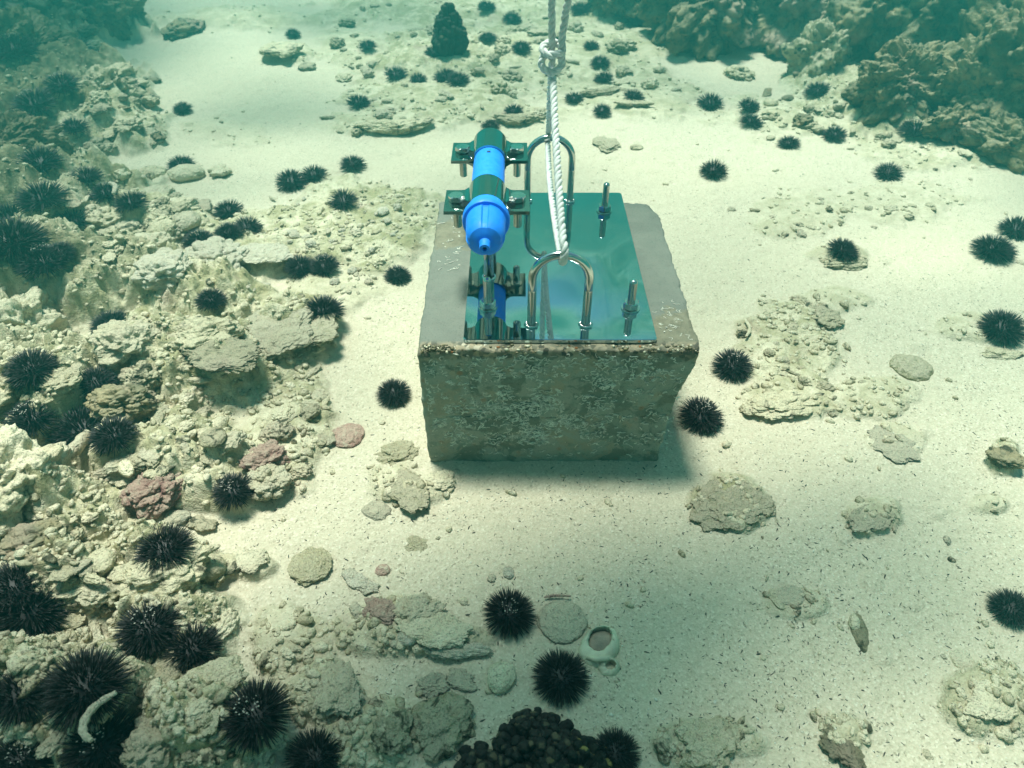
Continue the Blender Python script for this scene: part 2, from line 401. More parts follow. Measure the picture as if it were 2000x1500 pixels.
# ------------------------------------------------------------------ water surface overhead, the water itself
ZS = 1.42
def build_surface():
    m, n, l, p = mat('water_surface'); n.remove(p)
    out = [x for x in n if x.type == 'OUTPUT_MATERIAL'][0]
    g = n.new('ShaderNodeNewGeometry'); co = g.outputs['Position']
    nz = noise(n, l, co, .9, 2, .45, .3); nb = bump(n, l, nz, 1.0, .16)
    dp = n.new('ShaderNodeVectorMath'); dp.operation = 'DOT_PRODUCT'; l.new(nb, dp.inputs[0]); l.new(g.outputs['Incoming'], dp.inputs[1])
    ab = n.new('ShaderNodeMath'); ab.operation = 'ABSOLUTE'; l.new(dp.outputs['Value'], ab.inputs[0])
    fac = maprange(n, l, ab.outputs[0], .565, .615, 1.0, .03)
    att = n.new('ShaderNodeAttribute'); att.attribute_name = 'painted_light'
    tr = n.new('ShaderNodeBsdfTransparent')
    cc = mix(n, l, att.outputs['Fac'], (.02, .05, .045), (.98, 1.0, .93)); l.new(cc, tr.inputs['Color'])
    gl = n.new('ShaderNodeBsdfGlossy'); gl.inputs['Roughness'].default_value = .04; gl.inputs['Color'].default_value = (.9, 1, 1, 1)
    l.new(nb, gl.inputs['Normal'])
    ms = n.new('ShaderNodeMixShader'); l.new(fac, ms.inputs[0]); l.new(tr.outputs[0], ms.inputs[1]); l.new(gl.outputs[0], ms.inputs[2])
    l.new(ms.outputs[0], out.inputs['Surface'])
    N = 420; L = 14.0
    g1 = np.linspace(-L, L, N)*1.0; g1 = np.sign(g1)*np.abs(g1)**1.5/np.sqrt(L)
    X, Y = np.meshgrid(g1, g1+1.5); x = X.ravel(); y = Y.ravel()
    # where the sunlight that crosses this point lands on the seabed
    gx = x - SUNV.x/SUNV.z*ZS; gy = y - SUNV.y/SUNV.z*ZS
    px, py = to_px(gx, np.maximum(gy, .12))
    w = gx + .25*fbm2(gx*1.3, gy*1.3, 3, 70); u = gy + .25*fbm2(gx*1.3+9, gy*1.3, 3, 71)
    light_mask = .72 + .40*fbm2(w*1.5+.4*u, u*2.6, 3, 77)  # seabed light and shade painted per vertex as the sheet's transmittance
    light_mask += .10*(1-3.5*np.abs(perlin2(w*3.1, u*4.0, 80)))
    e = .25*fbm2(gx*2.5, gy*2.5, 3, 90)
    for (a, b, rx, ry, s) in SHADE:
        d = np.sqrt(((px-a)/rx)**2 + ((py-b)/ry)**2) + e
        light_mask += s*(1-sstep(.35, 1.15, d))
    light_mask = np.clip(light_mask, .05, 1.0)
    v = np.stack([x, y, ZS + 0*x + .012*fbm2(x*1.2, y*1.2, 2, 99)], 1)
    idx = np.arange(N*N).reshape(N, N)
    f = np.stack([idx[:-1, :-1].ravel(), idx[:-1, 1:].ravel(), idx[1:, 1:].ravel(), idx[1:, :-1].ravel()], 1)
    me = mesh_np('water_surface', v, f); a = me.attributes.new('painted_light', 'FLOAT', 'POINT'); a.data.foreach_set('value', light_mask.astype(np.float32))
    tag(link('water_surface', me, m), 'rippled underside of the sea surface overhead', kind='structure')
# hand-placed shade (negative) and light (positive) painted into the sheet's transmittance
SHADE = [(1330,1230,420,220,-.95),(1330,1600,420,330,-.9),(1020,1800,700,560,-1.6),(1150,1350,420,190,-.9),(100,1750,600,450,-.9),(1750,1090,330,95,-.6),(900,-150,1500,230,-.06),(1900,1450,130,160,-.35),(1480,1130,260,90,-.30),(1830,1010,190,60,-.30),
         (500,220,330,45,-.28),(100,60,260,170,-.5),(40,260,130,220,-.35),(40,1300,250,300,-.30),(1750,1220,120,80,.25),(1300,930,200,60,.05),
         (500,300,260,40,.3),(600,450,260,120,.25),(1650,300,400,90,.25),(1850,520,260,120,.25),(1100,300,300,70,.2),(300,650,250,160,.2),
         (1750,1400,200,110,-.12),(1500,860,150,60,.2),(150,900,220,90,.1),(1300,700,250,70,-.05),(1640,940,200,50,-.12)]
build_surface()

def build_water():
    me = bpy.data.meshes.new('haze'); bm = bmesh.new(); bmesh.ops.create_cube(bm, size=1.0)
    z0, z1 = -2.6, ZS-.05
    for v in bm.verts: v.co = Vector((v.co.x*26, v.co.y*26+6, z0 + (v.co.z+.5)*(z1-z0)))
    bm.to_mesh(me); bm.free()
    m, n, l, p = mat('sea_water'); n.remove(p); out = [x for x in n if x.type == 'OUTPUT_MATERIAL'][0]
    pv = n.new('ShaderNodeVolumePrincipled'); pv.inputs['Color'].default_value = (.06, .55, .47, 1); pv.inputs['Density'].default_value = .31
    pv.inputs['Absorption Color'].default_value = (0.10, .78, .66, 1)
    pv.inputs['Anisotropy'].default_value = .35
    l.new(pv.outputs[0], out.inputs['Volume'])
    tag(link('haze', me, m), 'green tinted sea water', kind='stuff')
build_water()

# ------------------------------------------------------------------ concrete block
BX0, BX1, BY0, BY1, BZ = -.134, .266, .790, 1.228, .231
def build_block():
    root = empty('concrete_block', ((BX0+BX1)/2, (BY0+BY1)/2, 0))
    tag(root, 'grey concrete block on the sand carrying the steel plate', 'block')
    bm = bmesh.new(); bmesh.ops.create_cube(bm, size=2.0)
    bmesh.ops.subdivide_edges(bm, edges=bm.edges[:], cuts=110, use_grid_fill=True)
    me = bpy.data.meshes.new('casting'); bm.to_mesh(me); bm.free()
    n = len(me.vertices); c = np.empty(n*3, np.float32); me.vertices.foreach_get('co', c); c = c.reshape(-1, 3).astype(float)
    hx, hy, hz = (BX1-BX0)/2, (BY1-BY0)/2, (BZ+.03)/2
    H = np.array([hx, hy, hz]); P = c*H
    chip = .004 + .008*np.clip(fbm3(P*16, 4, 12), 0, 1)**1.3 + .0018*np.clip(fbm3(P*38, 4, 14), 0, 1)
    q = np.clip(P, -(H-chip[:, None]), H-chip[:, None]); d = P-q; L = np.linalg.norm(d, axis=1)
    nrm = np.where(L[:, None] > 1e-9, d/np.maximum(L, 1e-9)[:, None], 0)
    P = np.where((L > 1e-9)[:, None], q + nrm*chip[:, None], P)
    edge = np.sort(np.abs(P)/H, axis=1)[:, 1]; ek = sstep(.90, .99, edge)
    top = P[:, 2] > hz*.985
    amp = np.where(top, .0006, .0022)
    P = P + nrm*((fbm3(P*22, 4, 31)*amp + fbm3(P*np.array([70, 55, 80]), 4, 35)*(.0006+.0010*ek))[:, None])
    # the broken lower corners and the batter of the right side
    t = np.clip((P[:, 2]+hz)/(2*hz), 0, 1)
    P[:, 0] -= np.where(P[:, 0] > 0, (1-t)*.028*P[:, 0]/hx, 0)
    P[:, 0] += np.where(P[:, 0] < 0, sstep(.16, 0, t)*.02, 0)
    # scooped notch in the right front edge and broken front right shoulder
    nr = sstep(.55, 1, P[:, 0]/hx)*sstep(.6, 1, -P[:, 1]/hy)
    P[:, 0] -= nr*.010*sstep(.55, .2, np.abs(t-.45)); P[:, 1] += nr*.006*sstep(.3, .0, np.abs(t-.5))
    bk = sstep(.75, 1.0, P[:, 0]/hx)*sstep(.7, 1.0, P[:, 1]/hy); P[:, 0] -= bk*.014; P[:, 1] -= bk*.010
    P[:, 2] += -.003*sstep(.9, 1, -P[:, 1]/hy)*(P[:, 2] > 0)*(1+fbm3(P*30, 3, 44))
    P[:, 2] += hz - .03
    me.vertices.foreach_set('co', P.astype(np.float32).ravel()); me.update()
    me.polygons.foreach_set('use_smooth', np.ones(len(me.polygons), dtype=bool))
    m, nn, l, p = mat('weathered_concrete')
    co = nn.new('ShaderNodeTexCoord').outputs['Object']; sep = nn.new('ShaderNodeSeparateXYZ'); l.new(co, sep.inputs[0])
    a = noise(nn, l, co, 15, 6, .66, .7); b = noise(nn, l, co, 36, 6, .66, .5); c2 = noise(nn, l, co, 16, 5, .6, 1.2); f = noise(nn, l, co, 420, 2, .6); d2 = noise(nn, l, co, 70, 5, .7)
    smooth = mix(nn, l, maprange(nn, l, a, .35, .65), (.150, .165, .140), (.185, .200, .168))
    smooth = mix(nn, l, maprange(nn, l, d2, .60, .72, 0, .35), smooth, (.16, .155, .12))
    pv1 = nn.new('ShaderNodeVectorMath'); pv1.operation = 'DISTANCE'; l.new(co, pv1.inputs[0]); pv1.inputs[1].default_value = (.175, -.175, BZ)
    pv2 = nn.new('ShaderNodeVectorMath'); pv2.operation = 'DISTANCE'; l.new(co, pv2.inputs[0]); pv2.inputs[1].default_value = (-.175, .10, BZ)
    mn = nn.new('ShaderNodeMath'); mn.operation = 'MINIMUM'; l.new(pv1.outputs['Value'], mn.inputs[0]); l.new(pv2.outputs['Value'], mn.inputs[1])
    md = nn.new('ShaderNodeMath'); md.operation = 'MULTIPLY_ADD'; l.new(b, md.inputs[0]); md.inputs[1].default_value = .10; l.new(mn.outputs[0], md.inputs[2])
    tan = mix(nn, l, maprange(nn, l, md.outputs[0], .095, .105, 1, 0), smooth, mix(nn, l, maprange(nn, l, d2, .4, .6), (.165, .16, .115), (.22, .21, .15)))
    side = mix(nn, l, maprange(nn, l, a, .47, .50), (.185, .21, .16), (.33, .345, .275))
    side = mix(nn, l, maprange(nn, l, c2, .56, .585), side, (.34, .315, .225))
    side = mix(nn, l, maprange(nn, l, b, .53, .545, 0, .75), side, (.29, .33, .26))
    side = mix(nn, l, maprange(nn, l, d2, .56, .66, 0, .45), side, (.15, .16, .12))
    rust = nd(nn, 'ShaderNodeTexVoronoi', Scale=24.0); l.new(co, rust.inputs['Vector'])
    side = mix(nn, l, maprange(nn, l, rust.outputs['Distance'], .06, .15, .6, 0), side, (.33, .16, .06))
    tm = maprange(nn, l, sep.outputs[2], BZ-.010, BZ-.004)
    # aggregate band just under the top edge
    ag = nd(nn, 'ShaderNodeTexVoronoi', Scale=150.0); l.new(co, ag.inputs['Vector'])
    agc = ramp(nn, [(0, (.04, .04, .035)), (.3, (.16, .15, .11)), (.6, (.28, .25, .18)), (.85, (.36, .30, .20)), (1, (.6, .58, .48))]); l.new(ag.outputs['Color'], agc.inputs[0])
    zb = nn.new('ShaderNodeMath'); zb.operation = 'MULTIPLY_ADD'; l.new(b, zb.inputs[0]); zb.inputs[1].default_value = .05; l.new(sep.outputs[2], zb.inputs[2])
    band = maprange(nn, l, zb.outputs[0], BZ+.006, BZ+.012)
    yb = maprange(nn, l, sep.outputs[1], -.200, -.207)
    bm_ = nn.new('ShaderNodeMath'); bm_.operation = 'MULTIPLY'; l.new(band, bm_.inputs[0]); l.new(yb, bm_.inputs[1])
    col = mix(nn, l, tm, side, tan); col = mix(nn, l, bm_.outputs[0], col, agc.outputs[0])
    sp = maprange(nn, l, f, .30, .42, .6, 1); cb = nn.new('ShaderNodeCombineColor'); [l.new(sp, cb.inputs[i]) for i in range(3)]
    col = mix(nn, l, 1.0, col, cb.outputs[0], 'MULTIPLY'); l.new(col, p.inputs['Base Color'])
    p.inputs['Roughness'].default_value = .92; p.inputs['Specular IOR Level'].default_value = .15
    nb = bump(nn, l, d2, .35, .003); nb = bump(nn, l, f, .4, .0008, nb); nb = bump(nn, l, b, .25, .004, nb)
    l.new(nb, p.inputs['Normal'])
    link('casting', me, m, root)
    ox, oy = (BX0+BX1)/2, (BY0+BY1)/2
    def fy(z): return -hy - .0008
    # lime tubes of worms crusting the faces: squiggles with real thickness
    rnd = random.Random(3)
    def squiggle(w, x, z, L, face, rad):
        a = rnd.uniform(-.9, .9) + (math.pi if rnd.random() < .5 else 0); k = rnd.uniform(-1.1, 1.1); pts = []
        n = 8
        for i in range(n):
            e = rad*.35 + .0004*rnd.random()
            if face == 'front': pts.append((x, -hy-e, z))
            else: pts.append((x, z, BZ+e))
            x += math.cos(a)*L/n; z += math.sin(a)*L/n*.8; a += k + rnd.uniform(-.9, .9)
            if rnd.random() < .2: k = -k
            if face == 'front':
                x = min(max(x, -hx*.96), hx*.90); z = min(max(z, .006), BZ-.006)
        w.tube(pts, [rad*.6]+[rad]*(n-2)+[rad*.7], 5)
    w = MB(); cnt = 0
    while cnt < 1900:
        x = rnd.uniform(-hx*.96, hx*.93); z = rnd.uniform(.012, BZ-.012)
        u = (x+hx)/(2*hx); zz = z/BZ
        dens = .25 + 1.0*math.exp(-((u-.42)/.30)**2 - ((zz-.45)/.26)**2) + .35*math.exp(-((zz-.8)/.15)**2)
        nv = float(fbm2(np.array([x*14]), np.array([z*14]), 3, 5)[0])
        if u > .72 and .3 < zz < .75: dens *= .4
        if zz < .16: dens *= .25
        if rnd.random() > dens*(.8+.7*nv): continue
        squiggle(w, x, z, rnd.uniform(.006, .020), 'front', rnd.uniform(.00038, .00085)); cnt += 1
    tag(w.build('worm_tube_crust', M_worm, root), 'white squiggling worm tubes over the front face', kind='stuff')
    w = MB()
    for k in range(34): squiggle(w, -hx+rnd.uniform(.012, .05), rnd.uniform(-.02, .19), rnd.uniform(.008, .022), 'top', rnd.uniform(.0003, .0006))
    for k in range(38): squiggle(w, hx-rnd.uniform(.012, .05), rnd.uniform(-.2, -.10), rnd.uniform(.006, .018), 'top', rnd.uniform(.0003, .0006))
    tag(w.build('top_worm_tubes', M_worm, root), 'white worm tubes on the top edges', kind='stuff')
    # broken aggregate and shell bits along the front top arris
    for nm, mt, cntn in (('aggregate_crumbs', M_dark, 320), ('shell_crumbs', M_shell, 90), ('rust_crumbs', plain('rusty_orange', (.30, .12, .04), .9), 16)):
        w = MB()
        for k in range(cntn):
            x = rnd.uniform(-hx*.97, hx*.97)
            if nm != 'rust_crumbs' and rnd.random() < .45: x = rnd.choice([rnd.uniform(-hx*.98, -hx*.72), rnd.uniform(hx*.62, hx*.98)])
            s = rnd.uniform(.0008, .0028); y = -hy + rnd.uniform(.0, .011); z = BZ - .0045 + (y+hy)*.3 + rnd.uniform(-.003, .001)
            B = MB(); v = rock_unit(1, rnd.randint(0, 9999)); sc = np.array([s*rnd.uniform(.7, 1.6), s, s*rnd.uniform(.5, 1)])
            w.add(v[0]*sc + np.array([x, y, z]), v[1])
        tag(w.build(nm, mt, root), kind='stuff')
_ico = {}
def ico(n):
    if n not in _ico:
        bm = bmesh.new(); bmesh.ops.create_icosphere(bm, subdivisions=n, radius=1.0)
        _ico[n] = (np.array([v.co[:] for v in bm.verts]), np.array([[v.index for v in f.verts] for f in bm.faces])); bm.free()
    return _ico[n]
def rock_unit(n, seed):
    v, f = ico(n); return v*(1+.35*fbm3(v*1.3+seed*.37, 2, seed))[:, None], [tuple(q) for q in f.tolist()]
build_block()

# ------------------------------------------------------------------ steel plate with bolts
PX0, PX1, PY0, PY1, PZ = -.069, .205, .8035, 1.252, .237
def rrect(x0, y0, x1, y1, r, n=6):
    p = []
    for cx, cy, a0 in ((x1-r, y1-r, 0), (x0+r, y1-r, 90), (x0+r, y0+r, 180), (x1-r, y0+r, 270)):
        for i in range(n+1): a = R(a0+90*i/n); p.append((cx+r*math.cos(a), cy+r*math.sin(a)))
    return p
def hexpoly(af, rot=0): return [(af/math.sqrt(3)*math.cos(R(60*i)+rot), af/math.sqrt(3)*math.sin(R(60*i)+rot)) for i in range(6)]
def thread_profile(z0, z1, r, pitch=.0024, d=.0012):
    out = []; n = int((z1-z0)/pitch*2)
    for i in range(n+1): out.append((r if i % 2 else r-d, z0+(z1-z0)*i/n))
    return out
def threaded_path(p0, p1, r, pitch=.0024, d=.0012):
    p0 = np.array(p0); p1 = np.array(p1); L = np.linalg.norm(p1-p0); n = int(L/pitch*2)
    return [p0+(p1-p0)*i/n for i in range(n+1)], [r if i % 2 else r-d for i in range(n+1)]
def hex_nut(parent, name, z, h, af, rot, mt=None, chamfer=True):
    w = MB(); hp = hexpoly(af, rot); k = []
    seg = 48; rc = af/2; v = []; f = []
    for sc, zz in ((.0, z), (rc*.93, z), (None, z+h*.14), (None, z+h*.86), (rc*.93, z+h), (0, z+h)):
        for i in range(seg):
            a = 2*math.pi*i/seg; rr = rc/math.cos(((a-rot) % (math.pi/3))-math.pi/6)
            if sc is not None: rr = sc
            v.append((rr*math.cos(a), rr*math.sin(a), zz))
    for j in range(5):
        for i in range(seg): i2 = (i+1) % seg; f.append((j*seg+i, j*seg+i2, (j+1)*seg+i2, (j+1)*seg+i))
    w.add(v, f); return w.build(name, mt or M_steel, parent, auto=R(25))
plate = empty('mounting_plate', ((PX0+PX1)/2, (PY0+PY1)/2, PZ))
tag(plate, 'mirror polished steel plate with upright bolts on top of the concrete block', 'steel plate')
cx, cy = (PX0+PX1)/2, (PY0+PY1)/2
w = MB(); pr = np.array(rrect(PX0-cx, PY0-cy, PX1-cx, PY1-cy, .006)); v = []; f = []; k = len(pr)
for off, z in ((0, -.0057), (0, -.0008), (.0008, 0)):
    for q in pr: v.append((q[0]-np.sign(q[0])*off, q[1]-np.sign(q[1])*off, z))
for j in range(2):
    for i in range(k): i2 = (i+1) % k; f.append((j*k+i, j*k+i2, (j+1)*k+i2, (j+1)*k+i))
f.append(tuple(2*k+i for i in range(k))); f.append(tuple(range(k))[::-1]); w.add(v, f)
w.build('plate_sheet', M_steelp, plate, smooth=False)
def u_bolt(y, h, seed):
    o = MB(); r = .0062; hw = .039; top = h-hw-r
    pts = []; rad = []
    zt = .060
    a, b = threaded_path((-hw, 0, -.005), (-hw, 0, zt), r); pts += a; rad += b
    pts += [np.array((-hw, 0, zt+.002)), np.array((-hw, 0, top))]; rad += [r, r]
    for i in range(1, 24): t = math.pi*(1-i/24); pts.append(np.array((hw*math.cos(t), 0, top+hw*math.sin(t)))); rad.append(r)
    pts += [np.array((hw, 0, top)), np.array((hw, 0, zt+.002))]; rad += [r, r]
    a, b = threaded_path((hw, 0, zt), (hw, 0, -.005), r); pts += a; rad += b
    o.tube(pts, rad, 18)
    ub = o.build('u_bolt', M_steel, plate, loc=(.067-cx, y-cy, 0))
    for s in (-1, 1):
        w = MB(); rnd = random.Random(seed+s); n = 40; P = []; Q = []
        for i in range(n+1): a = 2*math.pi*i/n; P.append((hw*s+math.cos(a)*.0075, math.sin(a)*.0075, .0012)); Q.append(.0022+.0008*math.sin(a*7)+.0006*rnd.random())
        w.tube(P, Q, 8, caps=False); w.build('weld_bead', M_steel, ub)
u_bolt(.8376, .123, 1); u_bolt(1.217, .126, 5)
def stud(x, y, h, rot):
    w = MB(); r = .0059
    w.lathe([(r*.6, -.004)]+thread_profile(-.004, h-.004, r)+[(r*.95, h-.0035), (r*.8, h-.0012), (r*.45, h)], 20)
    st = w.build('threaded_stud', M_steel, plate, loc=(x-cx, y-cy, 0))
    w = MB(); w.lathe([(.0062, 0.0002), (.0140, .0002), (.0143, .0010), (.0140, .0022), (.0062, .0022)], 32); w.build('washer', M_steel, st, auto=R(30))
    hex_nut(st, 'nut', .0024, .0108, .0215, rot)
stud(.176, .879, .050, .3); stud(-.036, .882, .052, .1); stud(.166, 1.180, .054, .5); stud(-.036, 1.180, .052, .2)
LX, LH = -.0362, PZ+.128
for y in (.963, 1.133):
    w = MB(); w.lathe([(.0078, .0), (.0078, LH-PZ-.028)], 24)
    rd = w.build('support_rod', M_steel, plate, loc=(LX-cx, y-cy, 0))
    w = MB(); P = []; Q = []
    for i in range(33): a = 2*math.pi*i/32; P.append((math.cos(a)*.009, math.sin(a)*.009, .0012)); Q.append(.0022+.0005*math.sin(a*5))
    w.tube(P, Q, 8, caps=False); w.build('weld_bead', M_steel, rd)

# ------------------------------------------------------------------ pipe clamps round the instrument
def clamp(yc, ln, label, seed):
    root = empty('pipe_clamp', (LX, yc, LH)); tag(root, label, 'clamp', 'steel clamps on the blue instrument')
    th = .0026; ri = .0256; ro = ri+th
    for sgn in (1, -1):
        pts = [(-.062, 0)]; # outline on the outer side, then back on the inner side
        outer = [(-.0615, th), (-.040, th), (-.034, th+.0006), (-.0305, .0055)]
        for i in range(0, 25):
            a = math.pi*(1-i/24); x = ro*math.cos(a); z = ro*math.sin(a)
            if z > .0065: outer.append((x, z))
        outer += [(.0305, .0055), (.034, th+.0006), (.040, th), (.0615, th)]
        inner = [(.0615, .0003), (.033, .0003), (.0278, .0018)]
        for i in range(24, -1, -1):
            a = math.pi*(1-i/24); x = ri*math.cos(a); z = ri*math.sin(a)
            if z > .0030: inner.append((x, z))
        inner += [(-.0278, .0018), (-.033, .0003), (-.0615, .0003)]
        k = len(outer)+len(inner); pp = [(x, z*sgn) for x, z in outer+inner]
        v = [(x, -ln/2, z) for x, z in pp]+[(x, ln/2, z) for x, z in pp]
        no = len(outer); ni = len(inner); f = [(i, (i+1) % k, k+(i+1) % k, k+i) for i in range(k)]
        # end caps as a strip between outline halves
        for base in (0, k):
            a = list(range(no)); b = list(range(k-1, no-1, -1)); i = j = 0
            while i < len(a)-1 or j < len(b)-1:
                if j >= len(b)-1 or (i < len(a)-1 and i/(len(a)-1) <= j/(len(b)-1)): f.append((base+a[i], base+a[i+1], base+b[j])); i += 1
                else: f.append((base+a[i], base+b[j+1], base+b[j])); j += 1
        w = MB(); w.add(v, f); w.build('clamp_half', M_clamp, root, auto=R(30))
    for s in (-1, 1):
        w = MB(); r = .0064
        w.lathe([(r, th), (r, -.010)]+[(q, -.010-(z)) for q, z in thread_profile(0, .028, r)]+[(r*.8, -.0395), (r*.45, -.041)], 20)
        b = w.build('hex_bolt', M_steel, root, loc=(s*.0445, 0, 0))
        rt = random.Random(seed+s).uniform(0, 1)
        hex_nut(b, 'bolt_head', th+.0002, .0090, .0215, rt)
        w = MB(); w.lathe([(.0062, -th-.0002), (.0105, -th-.0002), (.0105, -th-.0018), (.0062, -th-.0018)], 28); w.build('washer', M_steel, b, auto=R(30))
clamp(.965, .066, 'nearer steel clamp, behind the flared cap of the blue instrument', 3)
clamp(1.135, .070, 'farther steel clamp, round the back end of the blue instrument', 9)

# ------------------------------------------------------------------ blue logger
lg = empty('underwater_logger', (LX, 1.04, LH)); tag(lg, 'bright blue cylindrical instrument held level by two steel clamps', 'data logger')
MY = Matrix.Rotation(R(90), 4, 'X')      # lathe axis +z -> -y (towards the camera)
def lz(y): return -(y-1.04)
w = MB(); w.lathe([(.022, lz(1.176)), (.0248, lz(1.172)), (.0250, lz(.935)), (.0250, lz(.93))], 64, MY); w.build('housing', M_blue, lg, auto=R(40))
w = MB(); w.lathe([(.0251, lz(.945)), (.0262, lz(.940)), (.0325, lz(.918)), (.0335, lz(.914)), (.0335, lz(.907)), (.0322, lz(.9045)), (.0255, lz(.903))], 64, MY); w.build('cap_collar', M_blue, lg, auto=R(35))
# lobed grip part of the cap
seg = 96; v = []; f = []; rings = [(.0285, .905, 0), (.0284, .901, .8), (.0278, .885, 1), (.0268, .866, .9), (.0252, .859, .5), (.0215, .853, .25), (.0150, .8495, .1), (.0090, .8475, 0)]
for r, y, lob in rings:
    for i in range(seg):
        a = 2*math.pi*i/seg; c = math.cos(4*(a)); cut = max(0, (c-.72))/.28
        rr = r*(1-.13*lob*min(1, cut*2.2)); v.append((rr*math.cos(a), y-1.04, rr*math.sin(a)))
for j in range(len(rings)-1):
    for i in range(seg): i2 = (i+1) % seg; f.append((j*seg+i, j*seg+i2, (j+1)*seg+i2, (j+1)*seg+i))
f.append(tuple((len(rings)-1)*seg+i for i in range(seg)))
w = MB(); w.add(v, f); cap = w.build('cap_nose', M_blue, lg, auto=R(28))
w = MB(); w.lathe([(.0088, lz(.848)), (.0076, lz(.846)), (.0074, lz(.835)), (.0068, lz(.833)), (.0032, lz(.833)), (.0029, lz(.838))], 40, MY, caps=False); sp = w.build('nozzle', M_blue, lg, auto=R(30))
w = MB(); w.lathe([(.0001, lz(.8375)), (.0031, lz(.8375))], 20, MY, caps=False); w.build('bore', M_bored, sp)
w = MB(); w.lathe([(.0001, 0), (.0030, 0), (.0030, .0005), (.0001, .0005)], 20, Matrix.Translation((0, 1.083-1.04, .0248))); w.build('pin_hole', M_bored, lg)

# ------------------------------------------------------------------ rope sling
def laid_rope(path, r=.0053, pitch=.027, name='line', parent=None, fold=0.0):
    P = np.array(path, float)
    for _ in range(3):
        Q = [P[0]]
        for a, b in zip(P[:-1], P[1:]): Q += [a*.75+b*.25, a*.25+b*.75]
        Q.append(P[-1]); P = np.array(Q)
    d = np.r_[0, np.cumsum(np.linalg.norm(np.diff(P, axis=0), axis=1))]; L = d[-1]; n = max(8, int(L/.0022))
    s = np.linspace(0, L, n); C = np.stack([np.interp(s, d, P[:, i]) for i in range(3)], 1)
    T = np.gradient(C, axis=0); T /= np.linalg.norm(T, axis=1)[:, None]
    N = np.cross(T[0], (0, 1, 0.1)); N /= np.linalg.norm(N); Ns = []
    for i in range(n): N = N-T[i]*np.dot(N, T[i]); N /= np.linalg.norm(N); Ns.append(N.copy())
    Ns = np.array(Ns); B = np.cross(T, Ns)
    for k in range(3):
        ph = 2*math.pi*(s/pitch) + .45*np.sin(s*31+k) + .3*np.sin(s*83) + 2*math.pi*k/3
        off = r*.50; st = C + off*(np.cos(ph)[:, None]*Ns + np.sin(ph)[:, None]*B)
        w = MB(); w.tube(st, r*.56, 9)
        w.build(name, M_rope, parent)
rope = empty('rope_sling', (.058, 1.1, .523)); tag(rope, 'white twisted rope knotted above the block and looped through both u-bolts', 'rope')
rp = lambda *p: np.array(p) - np.array([.058, 1.1, .523])
K = np.array((.0585, 1.10, .523))
fT = (.067+.001, .8376, PZ+.123); rT = (.0655, 1.217, PZ+.126)
laid_rope([rp(.0600, 1.086, .500), rp(.0615, 1.0, .4466-.008+.012), rp(.0665, .855, .378), rp(.0685, .8375-.003, .3715), rp(.0695, .828, .3655), rp(.069, .826, .353), rp(.068, .836, .3425), rp(.067, .850, .3425)], name='strand', parent=rope)
laid_rope([rp(.067, .850, .3425), rp(.063, .95, .338), rp(.060, 1.10, .340), rp(.062, 1.205, .344), rp(.0625, 1.226, .350), rp(.0625, 1.2275, .362), rp(.063, 1.217, .3712), rp(.063, 1.205, .377)], r=.0048, name='strand', parent=rope)
laid_rope([rp(.063, 1.205, .377), rp(.060, 1.16, .43), rp(.0585, 1.11, .505), rp(.0585, 1.103, .525)], name='strand', parent=rope)
# knot: two interlocked turns
def ring(c, rx, rz, tilt, lean, a0, a1, n=22):
    out = []
    M = Matrix.Rotation(lean, 3, 'Z') @ Matrix.Rotation(tilt, 3, 'X')
    for i in range(n+1):
        a = R(a0+(a1-a0)*i/n); q = M @ Vector((rx*math.cos(a), 0, rz*math.sin(a))); out.append((c[0]+q.x, c[1]+q.y, c[2]+q.z))
    return [np.array(q)-np.array([.058, 1.1, .523]) for q in out]
laid_rope(ring((.0585, 1.095, .538), .0145, .0115, R(-62), 0, 60, 420), r=.0055, name='strand', parent=rope)
laid_rope(ring((.0575, 1.090, .521), .0155, .0125, R(-18), R(8), 130, 425), r=.0053, name='strand', parent=rope)
laid_rope([rp(.0575, 1.115, .520), rp(.0575, 1.10, .545), rp(.056, 1.10, .575), rp(.053, 1.10, .65), rp(.05, 1.1, .80), rp(.045, 1.12, 1.2), rp(.05, 1.15, 1.40)], name='strand', parent=rope)
laid_rope([rp(.072, 1.095, .515), rp(.0715, 1.09, .535), rp(.071, 1.095, .560), rp(.081, 1.09, .63), rp(.094, 1.085, .74), rp(.13, 1.07, 1.05), rp(.145, 1.07, 1.40)], name='strand', parent=rope)

